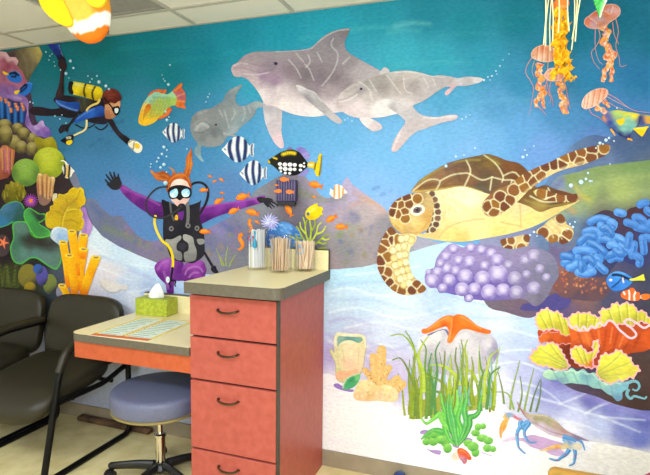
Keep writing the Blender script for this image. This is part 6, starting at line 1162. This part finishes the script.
leg("470,290 450,320 420,340 396,356 348,346", 4.2, 1.2, joints=("448,322", "396,354")); leg("500,290 504,320 500,350 494,376 466,388", 3.6, 1.2, joints=("502,330",)); leg("500,232 530,240 548,260 560,298", 3.0, 1.0); leg("430,215 470,226 510,244", 4.4, 2.6, lay=11)
p = Paint(cpts(C5, "80,100,eab850 110,90,6aa0c8 70,150,e8a848 60,200,f0b87c 100,120,e8c060 150,95,d86878 130,90,90a8c8"))
paint_mesh('claw', C5("190,112 160,100 136,82 110,76 86,84 76,104 86,112 70,130 58,158 54,190 60,222 68,228 72,200 82,186 92,170 104,140 112,114 124,100 150,112 176,122"), p.st('b8503c', .9, [C5("64,160 62,215"), C5("96,120 76,180")], .6, .8), 11, cr, 'left claw with an orange tip')
p = Paint(cpts(C5, "300,296,f4dcc0 360,276,f0c488 400,272,f0b860 450,270,e8d090 510,270,e8dcc0 470,250,6aa0d0 430,240,7ab0dc"))
paint_mesh('claw', C5("288,298 320,286 356,272 392,262 420,262 436,250 424,236 446,232 474,244 506,256 540,258 544,280 516,296 490,290 460,286 430,290 396,288 356,294 320,304"), p.st('b8783c', .8, [C5("300,298 360,286 420,284")], .6, .8).st('d8603c', 1, [C5("392,266 396,286")], .6, .9), 12, cr, 'right claw with an orange tip')
stripe('antenna', C5("200,84 180,50 160,10"), 1.2, .5, 'a06870', 11, cr)

# ------------------------------------------------------------------ bubbles
bub = [(46, 52, .9), (50, 56, .8), (49, 60, .7), (54, 62, .6), (55, 66, .7), (52, 54, .7), (70.5, 61, 1.6), (73.5, 68, 1.2), (66, 73.5, 1.6), (60.5, 70, .8), (69, 78, .7), (88, 76, .8), (92, 79, .8), (97, 76, 1.0), (90, 82, .9), (99, 82, 1.8), (106, 86, 1.6), (109, 89, 1.2), (30, 102, .9), (33, 103, .8), (55, 116, .8), (60, 119, .9), (62, 115, .7), (66, 123, .8),
       (168.5, 84.5, 1.5), (165, 81, .8), (163.5, 79, .6), (170, 65, .9), (162, 75, .6), (165.5, 111.5, 1.2), (167, 120, 1.5), (169, 117, .8), (208, 97, .8), (209.5, 94, .7), (206, 102, .7),
       (164, 147, 1.7), (167, 150, 1.0), (162, 154, 1.4), (166.5, 156.5, 1.0), (158.5, 158, 1.2), (157, 161.5, 1.0), (164, 164.5, 1.8), (160.5, 167.5, 1.4), (165.5, 183, 2.2), (151, 164, .9), (150.5, 167, .7), (166.5, 172, .9), (187, 149, .8),
       (484, 80, 1.2), (488, 77, .8), (492, 76, 1.0), (496, 71, .8), (500, 66, .8), (497, 74, .6), (503, 60, .6), (509, 54, .6), (490, 80, .6), (462, 119, .7), (466, 117, .8), (470, 115, .6), (475, 121, .5), (345, 120, .7), (348, 118, .6), (352, 121, .7), (350, 116, .5),
       (446, 166, 1.6), (456, 156.5, 1.3), (464, 155, .9), (475, 148, 1.0), (523, 157, 1.6), (527, 155, 1.0), (525, 150, .8), (534, 146, .8), (596, 148, .9), (600, 143, 1.6), (606, 140, 1.8), (603, 144, 1.0), (609, 138, 1.2), (614, 141, .9), (571, 185.5, 2.2), (581, 182, 2.4), (586, 179, 1.4), (590, 181, 1.3), (588, 173, 1.2), (592, 181, 1), (610, 164, .7), (573, 227, 1.3), (570, 224, 1.0), (575, 222, .9), (568, 229, .9), (534, 232, 1.2), (530, 235, 1.0), (537, 236, .8), (617, 108, .9)]
for x, y, r in bub:
    disc('bubble', x, y, r, r, Paint('8cc4dc' if x < 300 else 'b4d4ee').st('f2fafd', r * .9, [[(x - r * .3, y - r * .3)]], .9, r * .7), 13, None, None, res=max(.45, r * .5))

# ------------------------------------------------------------------ ribbed box mounted on the wall under the triggerfish (a real thing, painted over)
M_rib = mat('violet_paint', '#6a5f8c', 0.55, col2='#5a4f7c', scale=30); M_ribd = mat('dark_violet_paint', '#3a3452', 0.6)
bx = empty('wall_box', (-1.086, -.012, 1.44), 'ribbed box painted violet, mounted on the wall under the black triggerfish', 'wall box')
bm = bmesh.new(); add_box(bm, -1.146, -1.026, -.040, -.0125, 1.444, 1.560, .003, 1); bobj('housing', bm, M_ribd, bx)
bm = bmesh.new()
for k in range(8): add_box(bm, -1.143 + k * .0150, -1.134 + k * .0150, -.046, -.0402, 1.448, 1.558, .0015, 1)
bobj('rib_panel', bm, M_rib, bx, 'vertical violet ribs')
bm = bmesh.new(); add_box(bm, -1.138, -1.034, -.036, -.0125, 1.424, 1.4435, .002, 1); bobj('base', bm, mat('black_base', '#201c28', .5), bx, 'black lower edge')
def boxfish(x, z, l, flip=1):
    bm = bmesh.new(); y = -.0472
    P_ = [(-.5, .02), (-.4, .14), (-.2, .23), (.0, .25), (.18, .16), (.3, .06), (.5, .2), (.44, -.02), (.5, -.22), (.3, -.09), (.14, -.18), (-.1, -.22), (-.3, -.16), (-.44, -.1)]
    fr_ = [bm.verts.new((x + u * l * flip, y, z + v * l)) for u, v in P_]; bk_ = [bm.verts.new((x + u * l * flip, y + .0009, z + v * l)) for u, v in P_]
    bm.faces.new(fr_); bm.faces.new(bk_[::-1])
    for i in range(len(P_)): bm.faces.new((fr_[i], bk_[i], bk_[(i + 1) % len(P_)], fr_[(i + 1) % len(P_)]))
    bobj('painted_fish', bm, mat('orange_fish_paint', '#ef7d20', .5), bx, 'orange fish painted across the ribs', smooth=0)
boxfish(-1.090, 1.562, .055, 1); boxfish(-1.128, 1.500, .048, -1); boxfish(-1.058, 1.496, .050, 1); boxfish(-1.136, 1.532, .022, 1)

# ------------------------------------------------------------------ ornaments hanging from the ceiling
def felt(name, bm, par, colf, label=None, smooth=60):
    bmesh.ops.recalc_face_normals(bm, faces=bm.faces)
    me = bpy.data.meshes.new(name); bm.to_mesh(me); bm.free()
    ca_ = me.color_attributes.new('paint', 'FLOAT_COLOR', 'POINT')
    for i, v in enumerate(me.vertices): ca_.data[i].color = (*[float(c_) for c_ in lin(colf(v.co))], 1)
    me.shade_smooth(); me.set_sharp_from_angle(angle=math.radians(smooth)); me.materials.append(FELT)
    return link(bpy.data.objects.new(name, me), par, label)
M_cord = mat('clear_cord', '#d8d4c8', .5)
def cord(par, x, y, z0):
    o_ = origin(par); bm = bmesh.new(); add_tube(bm, [(x, y, z0), (x, y, H - .001)], .0012, 6)
    bobj('cord', bm, M_cord, par, 'hanging cord')
# clownfish, nose down
FY = -1.05
fx, fz = [float(v[0]) for v in wall_pts([(82, -4)], FY)]
cfo = empty('hanging_fish', (fx, FY, fz), 'plump orange and white cloth fish hanging nose down from the ceiling, top left', 'fish ornament')
bm = bmesh.new(); n1, n2 = 40, 28; Lh, Rr = .17, .088
for_rings = []
for i in range(n1 + 1):
    t = i / n1; z = -Lh + 2 * Lh * t; r = Rr * (max(0, 1 - abs(2 * t - 1) ** 2.3)) ** .55 * (1.05 - .15 * t)
    for_rings.append([bm.verts.new((r * math.cos(a_) * 1.05, r * .72 * math.sin(a_), z)) for a_ in (2 * math.pi * k / n2 for k in range(n2))] if r > 1e-4 else [bm.verts.new((0, 0, z))])
for A_, B_ in zip(for_rings, for_rings[1:]):
    for k in range(n2):
        k2 = (k + 1) % n2
        if len(A_) == 1: bm.faces.new((A_[0], B_[k2], B_[k]))
        elif len(B_) == 1: bm.faces.new((A_[k], A_[k2], B_[0]))
        else: bm.faces.new((A_[k], A_[k2], B_[k2], B_[k]))
def fish_col(v):
    w = v.z + .018 * math.cos(v.x * 26)
    if w < -.125: return 'f07a1c'
    if w < -.088: return 'fdf8f0'
    if w < .010: return 'f9b848' if abs(v.x) < .05 else 'f4a030'
    if w < .062: return 'fdf8f0'
    if w < .12: return 'f58a26'
    return 'fdf8f0'
body = felt('body', bm, cfo, fish_col)
def fin(pts, th, col, lab, off):
    bm = bmesh.new(); Pn = smooth_line(pts, True, .008)
    cxy = Pn.mean(0); rows = []
    for k_, s_ in ((0, 1), (.55, .72), (1, .0)):
        pass
    fr_ = [bm.verts.new((x, -th / 2 + off, z)) for x, z in Pn]; bk_ = [bm.verts.new((x, th / 2 + off, z)) for x, z in Pn]
    c1 = bm.verts.new((cxy[0], -th * 1.6 + off, cxy[1])); c2 = bm.verts.new((cxy[0], th * 1.6 + off, cxy[1])); m_ = len(Pn)
    for i in range(m_):
        j = (i + 1) % m_; bm.faces.new((fr_[i], fr_[j], c1)); bm.faces.new((bk_[j], bk_[i], c2)); bm.faces.new((fr_[i], bk_[i], bk_[j], fr_[j]))
    felt('fin', bm, cfo, lambda v: col, lab)
fin([(-.060, .035), (-.100, .040), (-.126, .012), (-.124, -.035), (-.098, -.080), (-.062, -.112), (-.035, -.108), (-.038, -.060), (-.050, -.010)], .012, 'fcc81c', 'yellow side fin', -.052)
fin([(.045, -.015), (.070, .005), (.098, -.005), (.110, -.035), (.098, -.072), (.066, -.082), (.040, -.060)], .012, 'fdd02c', 'yellow side fin', -.060)
fin([(-.075, .02), (-.105, .06), (-.13, .10), (-.11, .13), (-.075, .11)], .012, 'f58a1e', 'orange back fin', .0)
fin([(-.03, .15), (-.08, .24), (-.03, .225), (0, .21), (.03, .225), (.08, .24), (.03, .15)], .012, 'f58a1e', 'orange tail fin', .0)
for s_ in (-1, 1):
    bm = bmesh.new(); bmesh.ops.create_uvsphere(bm, u_segments=12, v_segments=8, radius=.011); bmesh.ops.translate(bm, verts=bm.verts, vec=(s_ * .036, .044, -.118)); felt('eye', bm, cfo, lambda v: '181618', 'black eye')
cfo.rotation_euler = (0, math.radians(-14), math.radians(18))
bm = bmesh.new(); add_tube(bm, [(.0, 0, .15), (-.02, 0, .20)], .001, 5); bm.free()
ca0 = bpy.data.objects.new('hang', None)
zt = fz + .15; xt = fx - .15 * math.sin(math.radians(14)) * math.cos(math.radians(18)); yt_ = FY - .15 * math.sin(math.radians(14)) * math.sin(math.radians(18))
Rm = Matrix.Rotation(math.radians(18), 4, 'Z') @ Matrix.Rotation(math.radians(-14), 4, 'Y'); top = Vector((fx, FY, fz)) + Rm.to_3x3() @ Vector((0, 0, .168))
ceil_local = Rm.to_3x3().inverted() @ (Vector((top.x, top.y, H - .001)) - Vector((fx, FY, fz)))
if ceil_local.length > 0 and top.z < H - .003:
    bm = bmesh.new(); add_tube(bm, [Vector((0, 0, .165)), ceil_local], .0012, 6); lobj('cord', bm, M_cord, cfo, 'hanging cord')
# jellyfish with yellow ruffles
JY = -1.0
def jp(px, py): a_, b_ = wall_pts([(px, py)], JY); return float(a_[0]), float(b_[0])
jx, jz = jp(561, 4)
jl = empty('hanging_jellyfish', (jx, JY, jz), 'orange cloth jellyfish with yellow ruffled arms and cream strings hanging from the ceiling', 'jellyfish ornament')
bm = bmesh.new(); prof = [(.0, .075), (.030, .070), (.052, .052), (.062, .026), (.058, .004), (.046, -.004), (.0, .0)]
n2 = 36; rings = []
for r, z in prof: rings.append([bm.verts.new((r * (1 + .05 * math.cos(9 * a_)) * math.cos(a_), r * (1 + .05 * math.cos(9 * a_)) * math.sin(a_), z)) for a_ in (2 * math.pi * k / n2 for k in range(n2))] if r else [bm.verts.new((0, 0, z))])
for A_, B_ in zip(rings, rings[1:]):
    for k in range(n2):
        k2 = (k + 1) % n2
        if len(A_) == 1: bm.faces.new((A_[0], B_[k2], B_[k]))
        elif len(B_) == 1: bm.faces.new((A_[k], A_[k2], B_[0]))
        else: bm.faces.new((A_[k], A_[k2], B_[k2], B_[k]))
bmesh.ops.translate(bm, verts=bm.verts, vec=(0, 0, .050)); felt('bell', bm, jl, lambda v: 'f0802c')
bm = bmesh.new(); bmesh.ops.create_uvsphere(bm, u_segments=24, v_segments=14, radius=.0185)
for v in bm.verts: v.co.z *= .95; rr_ = 1 + .08 * math.cos(8 * math.atan2(v.co.y, v.co.x)); v.co.x *= rr_; v.co.y *= rr_
felt('core', bm, jl, lambda v: 'e8702c' if v.z > -.008 else 'f09a4a', 'round orange core under the bell')
rnd = random.Random(4)
for n_, (pts, w) in enumerate((([(558, 10), (560, 30), (556, 50), (560, 66), (566, 76), (574, 80)], .026), ([(562, 10), (566, 26), (562, 44), (566, 58), (570, 66), (566, 72)], .024), ([(560, 12), (555, 30), (560, 52), (556, 70), (552, 79)], .020), ([(564, 40), (568, 56), (564, 68), (570, 80)], .018))):
    L_ = smooth_line([jp(*q_) for q_ in pts], False, .0035); bm = bmesh.new(); prev = None
    for i, (x, z) in enumerate(L_):
        ph = i * .9 + n_; ww = w * (.75 + .25 * math.sin(i * .55 + n_)); dep = .012 * math.sin(ph)
        cr_ = [(x - jx + ww * (k / 4 - .5) + .003 * math.sin(ph + k), .010 * (n_ - 1.5) + dep * (1 - abs(k - 2) / 2.6) + .007 * math.cos(ph * 1.3 + k * 1.7), z - jz + .004 * math.sin(k * 2.1 + ph)) for k in range(5)]
        row = [bm.verts.new(c_) for c_ in cr_]
        if prev:
            for k in range(4): bm.faces.new((prev[k], prev[k + 1], row[k + 1], row[k]))
        prev = row
    o_ = felt('ruffle', bm, jl, lambda v: rnd.choice(['f0b41c', 'eca818', 'f4c02a', 'e49a14']), 'yellow ruffled arm', 30)
    sd = o_.modifiers.new('thickness', 'SOLIDIFY'); sd.thickness = .0012
for n_, (px, p1, y1, dy) in enumerate(((545, 543, 47, -.02), (549, 546, 45, .01), (551, 552, 44, -.015), (552, 551, 48, .02), (557, 556.5, 38, -.036), (566, 567, 36, -.038), (578, 572.5, 38, .01), (580, 574, 44, -.02), (576, 573, 47, .025))):
    (ax, az), (bx_, bz) = jp(px, 0), jp(p1, y1); bm = bmesh.new()
    top_ = Vector((ax - jx, dy, az - jz + .012)); bot = Vector((bx_ - jx, dy * 1.1, bz - jz)); mid_ = top_.lerp(bot, .5) + Vector((.003 * (-1) ** n_, 0, 0))
    anchor = Vector(((ax - jx) * .75, dy * .75, .056)); add_tube(bm, bend([anchor, top_, mid_, bot], .02, 5), .0015, 8)
    felt('string', bm, jl, lambda v: 'f0e2a8', 'cream string')
bm = bmesh.new(); add_tube(bm, [(0, 0, .122), (0, 0, H - .001 - jz)], .0012, 6); lobj('cord', bm, M_cord, jl, 'hanging cord')
# green fish
GY = -.95
gx_, gz_ = [float(v[0]) for v in wall_pts([(599, -16)], GY)]
gf = empty('hanging_fish', (gx_, GY, gz_), 'green striped cloth fish of which only the tail hangs into view, top right', 'fish ornament')
def gpt(px, py): a_, b_ = wall_pts([(px, py)], GY); return float(a_[0]) - gx_, float(b_[0]) - gz_
P_ = smooth_line([gpt(*q_) for q_ in ((592, -8), (594, 2), (597, 11), (600, 18), (602, 12), (604, 7), (607, 0), (606, -8), (599, -12))], True, .003)
bm = bmesh.new(); fr_ = [bm.verts.new((x, -.003, z)) for x, z in P_]; bk_ = [bm.verts.new((x, .003, z)) for x, z in P_]
cc_ = P_.mean(0); c1 = bm.verts.new((cc_[0], -.006, cc_[1])); c2 = bm.verts.new((cc_[0], .006, cc_[1]))
for i in range(len(P_)):
    j = (i + 1) % len(P_); bm.faces.new((fr_[i], fr_[j], c1)); bm.faces.new((bk_[j], bk_[i], c2)); bm.faces.new((fr_[i], bk_[i], bk_[j], fr_[j]))
bmesh.ops.subdivide_edges(bm, edges=bm.edges, cuts=3)
x_e, z_e = gpt(600, 18)
felt('tail', bm, gf, lambda v: 'dcecc8' if (v.x > .004 + (v.z - z_e) * .28) else ('2f9a48' if math.sin((v.x * .9 - v.z) * 520) > -.2 else '5cc060'), 'green tail with a pale edge')
bm = bmesh.new(); bmesh.ops.create_uvsphere(bm, u_segments=24, v_segments=16, radius=.05); bmesh.ops.scale(bm, verts=bm.verts, vec=(.62, .4, 1.2)); bmesh.ops.translate(bm, verts=bm.verts, vec=(0, 0, .066))
felt('body', bm, gf, lambda v: '2f9a48' if math.sin(v.z * 300) > -.2 else '5cc060')
for s_ in (-1, 1):
    bm = bmesh.new(); bmesh.ops.create_uvsphere(bm, u_segments=12, v_segments=8, radius=.007); bmesh.ops.translate(bm, verts=bm.verts, vec=(s_ * .014, -.012, .100)); felt('eye', bm, gf, lambda v: '181618', 'black eye')
bm = bmesh.new(); add_tube(bm, [(0, 0, .124), (0, 0, H - .001 - gz_)], .0012, 6); lobj('cord', bm, M_cord, gf, 'hanging cord')
# ------------------------------------------------------------------ lights, camera
def area(name, loc, sx, sy, power, col, rot=(0, 0, 0)):
    L = bpy.data.lights.new(name, 'AREA'); L.shape = 'RECTANGLE'; L.size = sx; L.size_y = sy; L.energy = power; L.color = col
    o = bpy.data.objects.new(name, L); o.location = loc; o.rotation_euler = rot; COL.objects.link(o)
for i, x in enumerate((-2.2, -.4, 1.3)):
    area('ceiling_lamp', (x, -2.6, H - .02), 1.15, .55, (50, 30, 30)[i], (.79, .89, 1))
area('ceiling_lamp', (-.3, -3.9, H - .02), 1.15, .55, 24, (.79, .89, 1))
fl = bpy.data.lights.new('camera_flash', 'POINT'); fl.energy = 70; fl.color = (.76, .875, 1); fl.shadow_soft_size = .05
fo = bpy.data.objects.new('camera_flash', fl); fo.location = (-.03, -2.47, 1.60); COL.objects.link(fo)
W = bpy.data.worlds.new('world'); SC.world = W; W.use_nodes = True
W.node_tree.nodes['Background'].inputs['Color'].default_value = (1, 1, 1, 1); W.node_tree.nodes['Background'].inputs['Strength'].default_value = .3

cam = bpy.data.cameras.new('camera'); cam.sensor_fit = 'HORIZONTAL'; cam.sensor_width = 36; cam.lens = F / 650 * 36; cam.clip_start = .02
co = bpy.data.objects.new('camera', cam); COL.objects.link(co)
M3 = Matrix([[ROT[i][0], -ROT[i][1], -ROT[i][2], CAM[i]] for i in range(3)] + [[0, 0, 0, 1]])
co.matrix_world = M3
SC.camera = co
vs = SC.view_settings; vs.view_transform = 'Standard'; vs.look = 'None'; vs.gamma = 1; vs.use_curve_mapping = False; vs.exposure = 0.0
